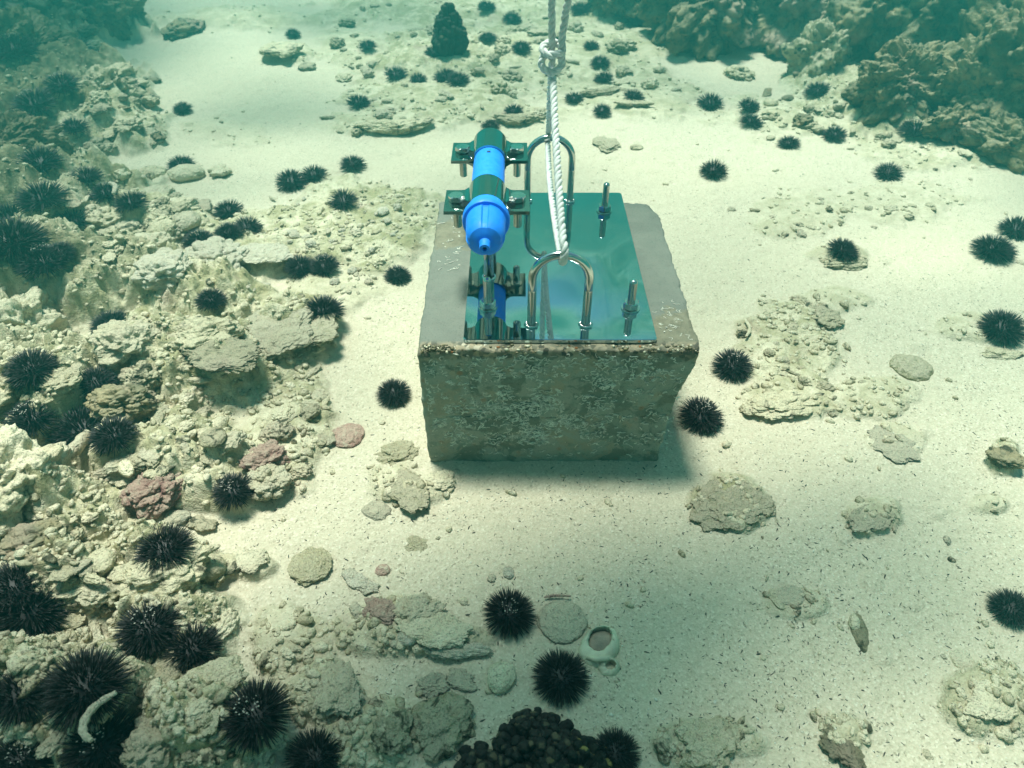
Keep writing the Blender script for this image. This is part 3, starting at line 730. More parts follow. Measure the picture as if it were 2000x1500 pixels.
# ------------------------------------------------------------------ sea urchins
def urchin_mesh(seed, nsp=620):
    r = np.random.default_rng(seed)
    v, f = ico(3); b = v.copy(); b[:, 2] *= .62; b *= .53; b[:, 2] += .28
    body = mesh_np('test', b*(1+.02*fbm3(v*5, 2, seed))[:, None], f)
    V = []; F = []; n = 0
    ga = math.pi*(3-math.sqrt(5))
    for i in range(nsp):
        z = 1-(i+.5)/nsp*1.38; rr = math.sqrt(max(0, 1-z*z)); a = i*ga + r.normal(0, .08)
        d = np.array([rr*math.cos(a), rr*math.sin(a), z]) + r.normal(0, .10, 3); d /= np.linalg.norm(d)
        base = np.array([d[0]*.51, d[1]*.51, d[2]*.32+.28])
        L = (.40 if nsp > 300 else .46)*(1+.3*r.random())*(1 if r.random() > .3 else .74)*(1 - .22*max(0, d[2]))
        if base[2] + d[2]*L < -.10: d[2] = (-.10-base[2])/L; d /= np.linalg.norm(d)
        u = np.cross(d, (0, 0, 1) if abs(d[2]) < .9 else (1, 0, 0)); u /= np.linalg.norm(u); w_ = np.cross(d, u)
        rb = (.016 if nsp > 300 else .026)+.006*r.random(); an = np.arange(4)*math.pi/2
        ringv = lambda c, q: c + q*(np.cos(an)[:, None]*u + np.sin(an)[:, None]*w_)
        V.append(ringv(base-.04*d, rb)); V.append(ringv(base+d*L*.55, rb*.68)); V.append((base+d*L)[None, :])
        for k in range(4): k2 = (k+1) % 4; F += [(n+k, n+k2, n+4+k2), (n+k, n+4+k2, n+4+k), (n+4+k, n+4+k2, n+8)]
        n += 9
    sp = mesh_np('spines', np.concatenate(V), np.array(F), smooth=False)
    D = MB()
    for k in range(26):
        a = r.uniform(0, 6.28); q = .30*math.sqrt(r.random()); c = np.array([q*math.cos(a)+.05, q*math.sin(a), .97 - q*.35 + r.uniform(-.05, .03)]); s = r.uniform(.010, .022)
        D.add(ico(1)[0]*s*np.array([1.5, 1, .8])+c, ico(1)[1].tolist())
    return body, sp, D
UV = [urchin_mesh(i) for i in range(6)] + [urchin_mesh(20+i, 230) for i in range(4)]
dots = []
for b, s, D in UV:
    b.materials.append(M_test); s.materials.append(M_urchin)
    o = D.build('pale_specks', M_dot); dots.append(o.data); bpy.data.objects.remove(o)
URCH = [
 (717,85,36,'small urchin alone on pale sand left of the dark bushy coral'),
 (774,142,50,'larger of two urchins under the ledge below the bushy coral'),
 (817,150,36,'smaller of two urchins under the ledge below the bushy coral'),
 (848,100,40,'urchin wedged against the foot of the dark bushy coral'),
 (953,70,40,'urchin on rubble right of the dark bushy coral'),
 (895,152,46,'urchin half tucked in rubble between bushy coral and knot'),
 (1000,34,38,'urchin near the top edge left of the ropes'),
 (1018,90,40,'urchin on rubble just left of the rope knot'),
 (950,10,36,'urchin cut by the top edge right of the bushy coral'),
 (1155,85,34,'urchin just right of the rope knot'),
 (1173,118,38,'upper urchin of a touching pair right of the rope knot'),
 (1180,148,38,'lower urchin of a touching pair right of the rope knot'),
 (700,197,48,'urchin behind a knob of rubble, far left of the instrument'),
 (1003,210,42,'flat urchin on the coral bar left of the rope'),
 (1122,187,42,'urchin beside a coral bar right of the rope'),
 (1177,210,38,'round urchin on sand right of the rope, below a coral bar'),
 (1238,184,44,'urchin above a brown ledge right of the rope'),
 (958,238,38,'urchin peeping out behind the end of the blue instrument'),
 (1388,198,54,'tall looking urchin on sand below the right reef, left of the stacked pair'),
 (1463,203,42,'upper urchin of the stacked pair below the right reef'),
 (1468,232,48,'lower urchin of the stacked pair, with pale shell bits on it'),
 (1543,273,46,'small urchin with a pale stone before it, right of the stacked pair'),
 (1632,258,50,'urchin on a pale rubble bar below the right reef'),
 (1395,328,56,'lone urchin on open sand behind the right side of the block'),
 (1738,332,56,'lone urchin on sand, farthest from reef in the upper right'),
 (1600,176,50,'urchin at the shaded foot of the right reef'),
 (1548,108,46,'urchin on the left nose of the right reef'),
 (1668,90,66,'dark urchin in a hollow of the right reef, upper'),
 (1722,125,62,'dark urchin in a hollow of the right reef, lower'),
 (1428,30,46,'urchin in the shade at the top of the right reef'),
 (1500,60,60,'urchin in the dark overhang above the sand pocket'),
 (1790,250,60,'urchin at the lower lip of the right reef'),
 (1840,225,56,'urchin nested behind the one at the reef lip'),
 (1965,265,62,'urchin in the lip of the reef by the right edge'),
 (1980,90,70,'urchin in the upper right corner of the reef'),
 (1990,180,60,'urchin in the reef at the right edge below the corner one'),
 (1648,482,68,'urchin on pale rubble, middle of the right side'),
 (1943,483,78,'larger urchin of the pair at the right edge'),
 (1988,442,62,'urchin cut by the right edge above its larger neighbour'),
 (1962,634,86,'wide urchin at the right edge above the sand slope'),
 (1985,1180,90,'urchin cut by the right edge low on the sand'),
 (1433,707,80,'urchin with pale specks on sand close to the right of the block'),
 (1369,805,92,'urchin pressed against the lower right corner of the block'),
 (993,1190,100,'urchin on the sand in front, beside the round flat stone'),
 (1096,1315,116,'urchin beside the broken shell in the foreground'),
 (1205,1462,100,'urchin behind the coral tips at the bottom edge'),
 (496,1392,136,'large urchin at the lower left, right of the rubble edge'),
 (612,1472,112,'urchin at the bottom edge right of the large one'),
 (370,1264,104,'urchin with one white chip on it, left foreground'),
 (287,1222,132,'urchin up slope left of the one with the white chip'),
 (165,1345,150,'big dark urchin on the left, above the bent white coral stick'),
 (52,1192,160,'big dark urchin by the left edge above the lower corner'),
 (20,1140,110,'urchin behind the big dark one at the left edge'),
 (28,1348,124,'urchin at the left edge, low'),
 (190,1452,140,'urchin under the bent white coral stick'),
 (30,1480,110,'urchin in the bottom left corner'),
 (318,1068,104,'urchin mostly buried behind a rock, only a fringe of spines showing'),
 (453,950,88,'urchin leaning on the pink stained rock'),
 (768,760,74,'lone urchin on sand touching the left side of the block'),
 (630,603,80,'urchin with pale specks on the greenish coral slab'),
 (775,530,56,'small urchin on white sand left of the block top'),
 (632,512,68,'right urchin of the touching pair by the ribbed coral'),
 (585,516,70,'left urchin of the touching pair by the ribbed coral'),
 (670,385,62,'urchin on the fine rubble bed left of the instrument'),
 (688,315,52,'small urchin on sand above the fine rubble bed'),
 (612,336,54,'right half of the joined flat urchins on the sand'),
 (568,350,58,'left half of the joined flat urchins on the sand'),
 (445,408,62,'upper urchin of the cluster at the sand edge'),
 (480,438,62,'right urchin of the cluster at the sand edge'),
 (445,448,60,'lower left urchin of the cluster at the sand edge'),
 (388,470,60,'separate urchin left of the cluster at the sand edge'),
 (355,207,36,'small urchin alone in the shaded sand channel'),
 (352,316,48,'urchin on top of two cobbles at the channel edge'),
 (410,582,62,'urchin in the crevice of the middle left rubble'),
 (215,628,72,'urchin behind a rubble knob, fringe of spines on top, left side'),
 (58,716,98,'wide urchin near the left edge at mid height'),
 (182,740,76,'urchin right of the wide one at mid height'),
 (155,832,112,'middle urchin of three in the dark left cluster'),
 (72,832,98,'left urchin of three in the dark left cluster'),
 (217,842,84,'right urchin of three in the dark left cluster'),
 (140,426,68,'urchin on pale rubble left of the white curved shell'),
 (110,476,62,'urchin just below the one on pale rubble, upper left'),
 (258,400,62,'urchin below the white curved shell'),
 (205,370,56,'urchin under the white curved shell'),
 (165,338,60,'urchin up left of the white curved shell'),
 (78,315,84,'urchin in the dark upper left heap, top one'),
 (72,365,90,'urchin in the dark upper left heap, bottom one'),
 (35,495,110,'urchin at the left edge under the dark heap'),
 (88,520,100,'urchin right of the left edge one under the dark heap'),
 (15,420,90,'urchin cut by the left edge beside the dark heap'),
 (60,185,76,'urchin high on the left reef'),
 (120,165,66,'urchin high on the left reef, right of its neighbour'),
 (140,240,46,'small urchin on a pale slab of the left reef'),
 (130,80,70,'urchin near the top left corner'),
 (30,100,80,'urchin in the top left corner'),
 (30,262,60,'urchin at the left edge of the upper reef'),
 (571,62,32,'tiny far urchin at the top of the sand channel'),
 (870,145,44,'urchin under the right side of the bushy coral'),
 (1245,40,44,'urchin in the shadow under the reef head right of the ropes'),
 (1345,60,52,'urchin under the reef head left of the sand pocket'),
 (1640,120,58,'urchin between the jutting crag and the dark reef hollow'),
 (1855,120,60,'urchin on the face of the large upper right reef head'),
 (1915,215,58,'urchin in the reef above the lip, near the right edge'),
 (1760,165,56,'urchin on the slope between the reef hollow and the lip'),
 (1135,15,44,'urchin at the top edge right of the ropes')]
SPECK = {59, 41, 60, 43, 46}
for i, (px, py, d, lab) in enumerate(URCH):
    dz = .02
    g = gp(px, py, dz)
    R_ = d/2/FPX*depth(g[1], g[2]+dz)*(1.24 if px < 420 else 1.14)*random.uniform(.93, 1.07)
    far = g[1] > 1.45; vi = 6 + i % 4 if far else i % 6
    body, sp, _ = UV[vi]
    z = g[2] + .02*R_
    rt = empty('sea_urchin', (g[0], g[1], z), (random.uniform(-.15, .15), random.uniform(-.15, .15), random.uniform(0, 6.28)))
    rt.scale = (R_, R_, R_*random.uniform(.85, 1.0)); tag(rt, lab, 'sea urchin', 'black sea urchins on the seabed')
    link('test', body, None, rt); tag(link('spines', sp, None, rt), kind='stuff')
    if lab.find('speck') >= 0 or i in SPECK or random.random() < .35: tag(link('pale_specks', dots[vi], None, rt), kind='stuff')

# ------------------------------------------------------------------ rocks and coral
def rock_mesh(name, n, seed, kind='lump'):
    v, f = ico(n); p = v.copy(); s = seed*3.71
    if kind == 'lump':
        d = 1 + .40*fbm3(v*1.1+s, 3, seed) + .10*fbm3(v*5+s, 4, seed+5)
        f1, f2 = worley3(v*3.2+s, seed); d += .16*np.clip(.55-f1, -.3, .5)
        g1, g2 = worley3(v*9+s, seed+1); d -= .05*np.clip(.40-g1, 0, .4)*2
        p = v*d[:, None]
    elif kind == 'knobby':
        f1, f2 = worley3(v*2.6+s, seed); g1, g2 = worley3(v*6.5+s, seed+2)
        d = .75 + .5*np.sqrt(np.clip(1-(f1/.8)**2, 0, 1)) + .14*np.sqrt(np.clip(1-(g1/.7)**2, 0, 1)) + .25*fbm3(v*1.2+s, 2, seed) + .03*fbm3(v*20, 2, seed)
        p = v*d[:, None]
    elif kind == 'slab':
        d = 1 + .40*fbm3(v*np.array([1.2, 1.2, .4])+s, 3, seed) + .10*fbm3(v*6+s, 4, seed)
        p = v*d[:, None]; p[:, 2] = np.sign(p[:, 2])*np.abs(p[:, 2])**.6*.45 + .10*fbm3(np.c_[p[:, :2]*2.5, 0*p[:, 2]]+s, 4, seed+7)
    elif kind == 'finger':
        d = 1 + .22*fbm3(v*2+s, 3, seed) + .05*fbm3(v*9, 3, seed); p = v*d[:, None]
        p[:, 0] *= 2.6; bend = .5*np.sin(p[:, 0]*.9+seed); p[:, 1] += bend; p[:, 1] *= .9
        g1, g2 = worley3(np.c_[p[:, 0]*.9, p[:, 1], p[:, 2]]*1.6+s, seed+4); p += v*(.35*np.clip(.6-g1, 0, .6))[:, None]
    elif kind == 'ribbed':
        d = 1 + .20*fbm3(v*1.5+s, 3, seed) + .03*fbm3(v*10, 3, seed); p = v*d[:, None]
        p[:, 2] *= .5; rib = np.abs(np.sin(p[:, 0]*14 + 1.2*fbm3(v*2, 2, seed)))
        p[:, 2] += (.16*rib-.08)*(v[:, 2] > -.2)*sstep(-.9, .3, p[:, 0])
    elif kind == 'comb':
        d = 1 + .18*fbm3(v*1.6+s, 3, seed); p = v*d[:, None]
        g1, g2 = worley3(v*7+s, seed); p -= v*(.20*sstep(.42, .1, g1))[:, None]; p[:, 2] *= .6
    elif kind == 'cobble':
        p = v*(1+.10*fbm3(v*1.3+s, 3, seed)+.012*fbm3(v*8, 3, seed))[:, None]
    elif kind == 'reef':
        d = 1 + .55*fbm3(v*1.4+s, 4, seed) ; f1, f2 = worley3(v*4+s, seed); g1, g2 = worley3(v*11+s, seed+2)
        rd = 1-np.abs(fbm3(v*3+s, 4, seed+9))
        d += .20*np.sqrt(np.clip(1-(f1/.75)**2, 0, 1)) + .07*np.sqrt(np.clip(1-(g1/.7)**2, 0, 1)) + .12*(rd-.7) + .04*fbm3(v*22, 3, seed)
        p = v*d[:, None]
    return mesh_np(name, p, f)
KN = {}
def kmesh(name, kind, seed, n, m):
    key = (kind, seed, n, m.name)
    if key not in KN:
        me = rock_mesh(name, n, seed, kind); me.materials.append(m); KN[key] = me
    return KN[key]
def place(name, px, py, wpx, hpx, kind, seed, m, label, cat, n=6, rot=0.0, flat=.6, sink=.25, group=None, lift=0.0):
    if (px > 1350 and py > 300) or (690 < px < 900 and 850 < py < 1100): sink = max(sink, .56); flat = flat*.9
    """stand a piece on the seabed under a point of the photograph; width and depth from its size there"""
    g = gp(px, py); zc = depth(g[1], g[2]); a = wpx/2/FPX*zc
    el = math.atan2(CZ-g[2], g[1]); b = hpx/2/FPX*zc/ (math.sin(el) + .45*math.cos(el)*flat)
    h = .72*flat*min(a, b)
    o = link(name, kmesh(name, kind, seed, n, m), None, None, (g[0], g[1], g[2] + h*(1-2*sink) + lift), (0, 0, rot), None)
    nx = {'finger': 2.6}.get(kind, 1.0)
    o.scale = (a/nx/1.1, b/1.1, h)
    if rot: pass
    tag(o, label, cat, group); return o
NAMED = [
 ('boulder',1780,718,80,62,'cobble',2,M_olive,'smooth oval boulder alone on sand in the right middle','stone',.3,.55),
 ('algae_rock',1422,985,150,95,'lump',3,M_olive,'olive algae covered mound on the sand right of the block front','rock',.1,.30),
 ('flat_stone',1097,1215,100,88,'cobble',5,M_grey,'round flat grey-green stone between the two foreground urchins','stone',.3,.3),
 ('coral_finger',893,1272,140,34,'finger',6,M_white,'long pale coral finger lying below the foreground urchin','coral fragment',-.15,.8),
 ('coral_rock',815,1200,90,70,'lump',7,M_pale,'hollowed yellowish coral rock left of the coral finger','rock',.4,.6),
 ('coral_rock',850,1235,140,70,'slab',8,M_pale,'flat yellowish rock under the foreground urchin, behind the coral finger','rock',-.2,.5),
 ('coral_lump',800,1245,46,40,'cobble',9,M_white,'smooth pale knob at the left end of the coral finger','coral fragment',.2,.8),
 ('red_stone',745,1195,75,44,'lump',10,M_pink,'reddish pointed stone left of the foreground rocks','stone',-.5,.5),
 ('coral_lump',980,1325,56,68,'cobble',11,M_pale,'upright oval yellowish stone left of the big foreground urchin','stone',-.5,.7),
 ('flat_stone',900,1330,60,40,'slab',12,M_grey,'low pinkish grey stone left of the upright oval one','stone',-.3,.5),
 ('flat_stone',845,1340,60,46,'lump',13,M_grey,'dull pointed stone half sunk in shaded sand','stone',.2,.5),
 ('coral_rock',865,1420,120,110,'lump',14,M_rock,'blocky tan rock left of the dark knobbly coral','rock',.4,.6),
 ('coral_rock',770,1435,80,80,'lump',15,M_rock,'rounded tan rock left of the blocky one at the bottom','rock',.1,.6),
 ('ridged_coral',608,1110,80,78,'ribbed',16,M_yellow,'yellow fan of ridged coral on the sand, lower left','coral fragment',.9,.55),
 ('coral_rock',485,1097,80,46,'slab',17,M_pale,'flat rough rock left of the yellow ridged coral','rock',.1,.4),
 ('grey_cobble',338,1018,72,40,'cobble',18,M_grey,'smooth grey oval cobble on the left rubble','stone',.3,.8),
 ('pink_rock',520,905,84,70,'lump',19,M_pink,'pink and maroon stained rock beside an urchin','rock',.5,.75),
 ('coral_rock',524,948,76,66,'knobby',20,M_pale,'pale knobbly rock in front of the pink stained rock','rock',.2,.8),
 ('pink_rock',305,965,90,90,'knobby',21,M_pink,'knobbly rock with pinkish crust on the left rubble','rock',.2,.7),
 ('honeycomb_coral',90,918,130,62,'comb',22,M_pale,'honeycombed coral head near the left edge','coral fragment',-.2,.5),
 ('coral_rock',240,795,100,70,'knobby',23,M_dark,'brown cupped coral clump above three dark urchins','coral',.2,.9),
 ('coral_rock',280,745,60,60,'knobby',24,M_rock,'small brown coral knob above the cupped clump','coral',.9,.9),
 ('coral_slab',548,640,130,110,'slab',25,M_pale,'broad pale slab with jagged lip at the sand edge','coral slab',-.3,.45),
 ('coral_slab',608,655,110,70,'slab',26,M_olive,'greenish coral slab under the specked urchin','coral slab',.4,.5),
 ('ribbed_coral',512,500,120,50,'ribbed',27,M_white,'pale slab with comb-like ribs left of the urchin pair','coral fragment',-.08,.45),
 ('coral_rock',425,520,110,90,'knobby',28,M_white,'bright grainy coral boulder left of the ribbed slab','coral boulder',.2,.6),
 ('coral_rock',325,540,100,80,'lump',29,M_white,'bright pale boulder in the sunlit middle left','rock',.8,.6),
 ('coral_rock',250,680,110,100,'lump',30,M_pale,'grainy rock in front of the fringe urchin on the left','rock',.3,.7),
 ('coral_rock',400,660,130,80,'lump',31,M_rock,'rough rock in the middle of the left rubble','rock',.2,.6),
 ('coral_rock',440,700,150,80,'slab',32,M_rock,'layered slab in the left rubble above the pink rock','rock',-.1,.5),
 ('coral_rock',320,1115,170,110,'lump',33,M_rock,'large rock hiding an urchin on the left','rock',.3,.7),
 ('coral_rock',330,1330,150,110,'lump',34,M_rock,'rock between the big urchins at the lower left','rock',.7,.6),
 ('coral_rock',300,1450,110,100,'lump',35,M_pale,'tan boulder at the bottom edge left of the large urchin','rock',1.1,.7),
 ('coral_rock',420,1340,120,70,'lump',36,M_olive,'greenish rock above the large lower left urchin','rock',.4,.5),
 ('coral_rock',75,1070,100,80,'knobby',37,M_dark,'dim brown rock at the left edge','rock',.4,.7),
 ('cobble',365,345,70,38,'cobble',38,M_pale,'right cobble of two under the channel edge urchin','stone',.2,.7),
 ('cobble',300,345,60,34,'cobble',39,M_rock,'left cobble of two under the channel edge urchin','stone',-.2,.7),
 ('coral_rock',552,106,70,36,'slab',40,M_rock,'tan two lobed rock far off in the sand channel','rock',.1,.6),
 ('coral_rock',600,134,36,20,'slab',41,M_rock,'smaller stone beside the two lobed far rock','rock',.1,.6),
 ('coral_bar',770,250,150,28,'finger',42,M_rock,'long lumpy coral bar behind the instrument, left','coral fragment',.22,.6),
 ('coral_bar',1010,235,90,22,'finger',43,M_rock,'short coral bar behind the instrument','coral fragment',-.12,.6),
 ('coral_bar',1180,182,90,16,'finger',44,M_rock,'thin coral bar right of the rope','coral fragment',.05,.6),
 ('coral_rock',1235,205,60,20,'slab',45,M_rock,'brown ledge under an urchin right of the rope','rock',0,.8),
 ('coral_rock',1184,283,46,30,'lump',46,M_olive,'low algae lump on sand behind the plate','rock',.2,.3),
 ('coral_rock',1243,290,26,14,'cobble',47,M_rock,'little brown stone right of the low algae lump','stone',-.3,.5),
 ('yellow_coral',775,885,66,44,'knobby',48,M_yellow,'crumbly yellow lump touching the lower left of the block','coral fragment',.2,.6),
 ('grey_stone',735,997,60,44,'cobble',49,M_grey,'pinkish grey domed stone on sand left of the block front','stone',-.3,.6),
 ('pink_stone',680,855,64,56,'cobble',50,M_pink,'dull pink square stone left of the block','stone',.3,.5),
 ('coral_rock',800,955,70,90,'slab',51,M_olive,'flat irregular rock in the sand before the left block corner','rock',.5,.4),
 ('coral_rock',855,940,60,40,'lump',52,M_pale,'pale curled fragment right of the flat irregular rock','coral fragment',.3,.6),
 ('coral_rock',815,1062,46,34,'lump',53,M_yellow,'small yellowish lump on open sand before the block','coral fragment',-.6,.5),
 ('pebble',993,1120,22,30,'cobble',54,M_white,'smooth beige pebble just above the foreground urchin','pebble',.2,.8),
 ('coral_rock',1518,1170,26,44,'cobble',55,M_olive,'small olive pebble on the shaded sand at right','stone',.3,.3),
 ('flat_stone',1545,1162,60,40,'cobble',56,M_grey,'flat dim stone touching the small olive pebble','stone',.2,.2),
 ('dark_crescent',1680,1235,34,80,'cobble',57,M_dark,'dark curved stone on the right foreground sand','stone',-.2,.4),
 ('coral_rock',1965,893,60,50,'lump',58,M_dark,'dark rough lump near the right edge','rock',.4,.6),
 ('coral_rock',1955,690,80,26,'lump',59,M_rock,'low rubble lump under the wide right edge urchin','rock',0,.5),
 ('round_stone',1880,1290,46,50,'cobble',60,M_pale,'round pale stone half sunk in sand at the lower right','stone',.3,.5),
 ('coral_rock',1935,1370,100,70,'slab',61,M_pale,'flat broken slab at the lower right edge','rock',.5,.4),
 ('coral_rock',1385,1450,120,90,'lump',62,M_olive,'dim green lump at the bottom edge','rock',.5,.4),
 ('coral_rock',1645,1460,60,80,'lump',63,M_dark,'shaded lump at the bottom edge right of the dim green one','rock',.5,.45),
 ('coral_rock',1525,790,120,50,'knobby',64,M_rock,'row of fused knobs right of the corner urchin','coral fragment',.2,.45),
 ('coral_rock',1615,620,60,44,'lump',65,M_rock,'brown edged lump at the top of the right rubble patch','rock',-.6,.5),
 ('coral_rock',1568,590,46,24,'finger',66,M_rock,'small brown stick behind the right rubble patch','coral fragment',-.5,.7),
 ('coral_rock',1650,510,80,30,'knobby',67,M_rock,'pale knobs in front of the middle right urchin','coral fragment',.1,.6),
 ('coral_rock',1745,865,80,70,'slab',68,M_grey,'faint buried disc of stone on the right sand','stone',.3,.25),
 ('coral_rock',1700,1012,90,50,'slab',69,M_pale,'thin curved rim of buried coral on the right sand','coral fragment',.3,.3),
 ('pale_chip',695,1132,50,34,'slab',70,M_white,'pale angular chip above the red stone','coral fragment',-.6,.6),
 ('pale_chip',718,1148,40,30,'slab',71,M_white,'white wedge just right of the pale angular chip','coral fragment',.3,.6),
 ('round_stone',748,1115,30,26,'cobble',72,M_pink,'little pinkish stone above the white wedge','stone',.3,.6),
 ('coral_rock',660,1350,80,110,'lump',73,M_pale,'rough pale rock half buried between two sand patches','rock',.3,.5),
 ('coral_lump',200,1105,60,60,'cobble',74,M_rock,'rounded dim stone in the left rubble','stone',.3,.6),
]
for (nm, px, py, wp, hp, kd, sd, m, lab, cat, rot, fl) in NAMED:
    place(nm, px, py, wp*1.08, hp*1.08, kd, sd, m, lab, cat, 6 if wp > 55 else 5, rot, fl)

# big reef heads, upper right and left, raised above the sand with overhangs
BIG = [
 (1210,0,.16,.16,.13,M_dark,'reef head at the top edge just right of the ropes'),
 (1390,10,.30,.26,.24,M_dark,'rust brown reef head at the top, above the dark overhang'),
 (1560,25,.24,.20,.22,M_dark,'reef head above the sand pocket'),
 (1600,120,.13,.11,.12,M_rock,'pale craggy rock jutting from the foot of the right reef'),
 (1720,40,.30,.26,.28,M_dark,'tall reef head in the middle of the right reef'),
 (1760,190,.17,.13,.13,M_dark,'craggy rock on the lower slope of the right reef'),
 (1900,60,.32,.28,.32,M_dark,'large reef head near the upper right corner'),
 (1900,200,.18,.14,.16,M_dark,'reef rock between the large head and the sand'),
 (2040,150,.30,.26,.30,M_dark,'reef head cut by the right edge'),
 (1960,285,.12,.07,.07,M_dark,'pale crag at the reef lip by the right edge'),
 (1850,255,.10,.06,.06,M_dark,'pale crag along the reef lip'),
 (20,20,.30,.26,.20,M_dark,'dark reef head in the upper left corner'),
 (180,30,.22,.18,.14,M_dark,'dim reef head right of the upper left corner'),
 (50,140,.20,.14,.12,M_dark,'dark rock below the upper left corner'),
 (215,190,.11,.10,.07,M_rock,'dim tan boulder at the edge of the sand channel'),
 (30,330,.14,.10,.09,M_dark,'dark rock behind the heap of urchins at the left edge'),
 (20,640,.10,.09,.08,M_pale,'pale perforated rock at the left edge, mid height'),
 (30,790,.08,.07,.06,M_rock,'rock at the left edge between urchins'),
 (40,980,.09,.08,.07,M_pale,'pale ringed coral rock at the left edge'),
]
for i, (px, py, a, b, h, m, lab) in enumerate(BIG):
    g = at(px, py, h*.5); o = link('reef_rock', kmesh('reef_rock', 'reef', 100+i, 7 if a > .13 else 6, m), None, None, (g[0], g[1], gh(g[0], g[1])*.5 + h*(.50 if px > 1000 else .32)), (.1*math.sin(i), .1*math.cos(i*2), i*1.3), (a*.72, b*.72, h*.8))
    tag(o, lab, 'reef rock')

# dark bushy coral at the top
def knob_coral(name, px, py, rad, hgt, n, seed, label, mt, kr, up=.2, zoff=0):
    rnd = random.Random(seed); g = gp(px, py); root = empty(name, (g[0], g[1], g[2]+zoff)); tag(root, label, 'coral')
    V = []; F = []; T = []; c = 0
    v0, f0 = ico(3)
    for i in range(n):
        a = rnd.uniform(0, 6.283); q = rad*math.sqrt(rnd.random()); hh = hgt*(1-.65*(q/rad)**2)*rnd.uniform(.5, 1.12)
        base = np.array([q*math.cos(a)*.6, q*math.sin(a)*.6, 0]); tip = np.array([q*math.cos(a), q*math.sin(a), hh])
        d = tip-base; L = np.linalg.norm(d); d /= L; r = kr*rnd.uniform(.75, 1.2)
        u = np.cross(d, (0, 0, 1)); u = u/np.linalg.norm(u) if np.linalg.norm(u) > .01 else np.array([1., 0, 0]); w_ = np.cross(d, u)
        t = (v0[:, 2]+1)/2; rr = r*(1+.25*t+.50*fbm3(v0*2.2+i, 3, i))
        p = tip[None]-d[None]*r*.8 + (v0[:, 0]*rr)[:, None]*u + (v0[:, 1]*rr)[:, None]*w_ + np.where(v0[:, 2] > 0, v0[:, 2]*r*1.0, v0[:, 2]*L*.95)[:, None]*d
        V.append(p); F.append(f0+c); c += len(p); T.append(sstep(.15, .9, v0[:, 2])*rnd.uniform(.2, 1))
    me = mesh_np('branches', np.concatenate(V), np.concatenate(F)); at_ = me.attributes.new('tip', 'FLOAT', 'POINT'); at_.data.foreach_set('value', np.concatenate(T).astype(np.float32))
    tag(link('branches', me, mt, root), kind='stuff')
    return root
def tip_mat(name, base, tip):
    m, n, l, p = mat(name); a = n.new('ShaderNodeAttribute'); a.attribute_name = 'tip'; co = n.new('ShaderNodeNewGeometry').outputs['Position']
    f = noise(n, l, co, 60, 4, .6); c = mix(n, l, maprange(n, l, f, .4, .6), base, tuple(x*.55 for x in base))
    c = mix(n, l, maprange(n, l, a.outputs['Fac'], .62, .98, 0, .9), c, tip); l.new(c, p.inputs['Base Color']); p.inputs['Roughness'].default_value = .85
    v = nd(n, 'ShaderNodeTexVoronoi', Scale=420.0); l.new(co, v.inputs['Vector']); l.new(bump(n, l, v.outputs['Distance'], .5, .0012), p.inputs['Normal']); return m
M_brown = tip_mat('brown_knob_coral', (.022, .016, .012), (.13, .10, .055)); M_green = tip_mat('green_tip_coral', (.012, .014, .008), (.30, .24, .07)); M_bush = tip_mat('dark_bushy_coral', (.016, .020, .011), (.07, .065, .03))
knob_coral('knobbly_coral', 1050, 1478, .054, .026, 200, 4, 'dark brown knobbly coral clump at the bottom edge', M_brown, .0048)
knob_coral('branching_coral', 1120, 1545, .060, .028, 130, 6, 'dark green coral with yellow tips at the bottom edge', M_green, .0052)
knob_coral('knobbly_coral', 935, 1505, .030, .02, 50, 8, 'small dark knobs at the bottom edge left of the brown clump', M_brown, .005)
knob_coral('bushy_coral', 880, 105, .060, .150, 300, 9, 'tall dark bushy coral standing at the top of the scene', M_bush, .0095)

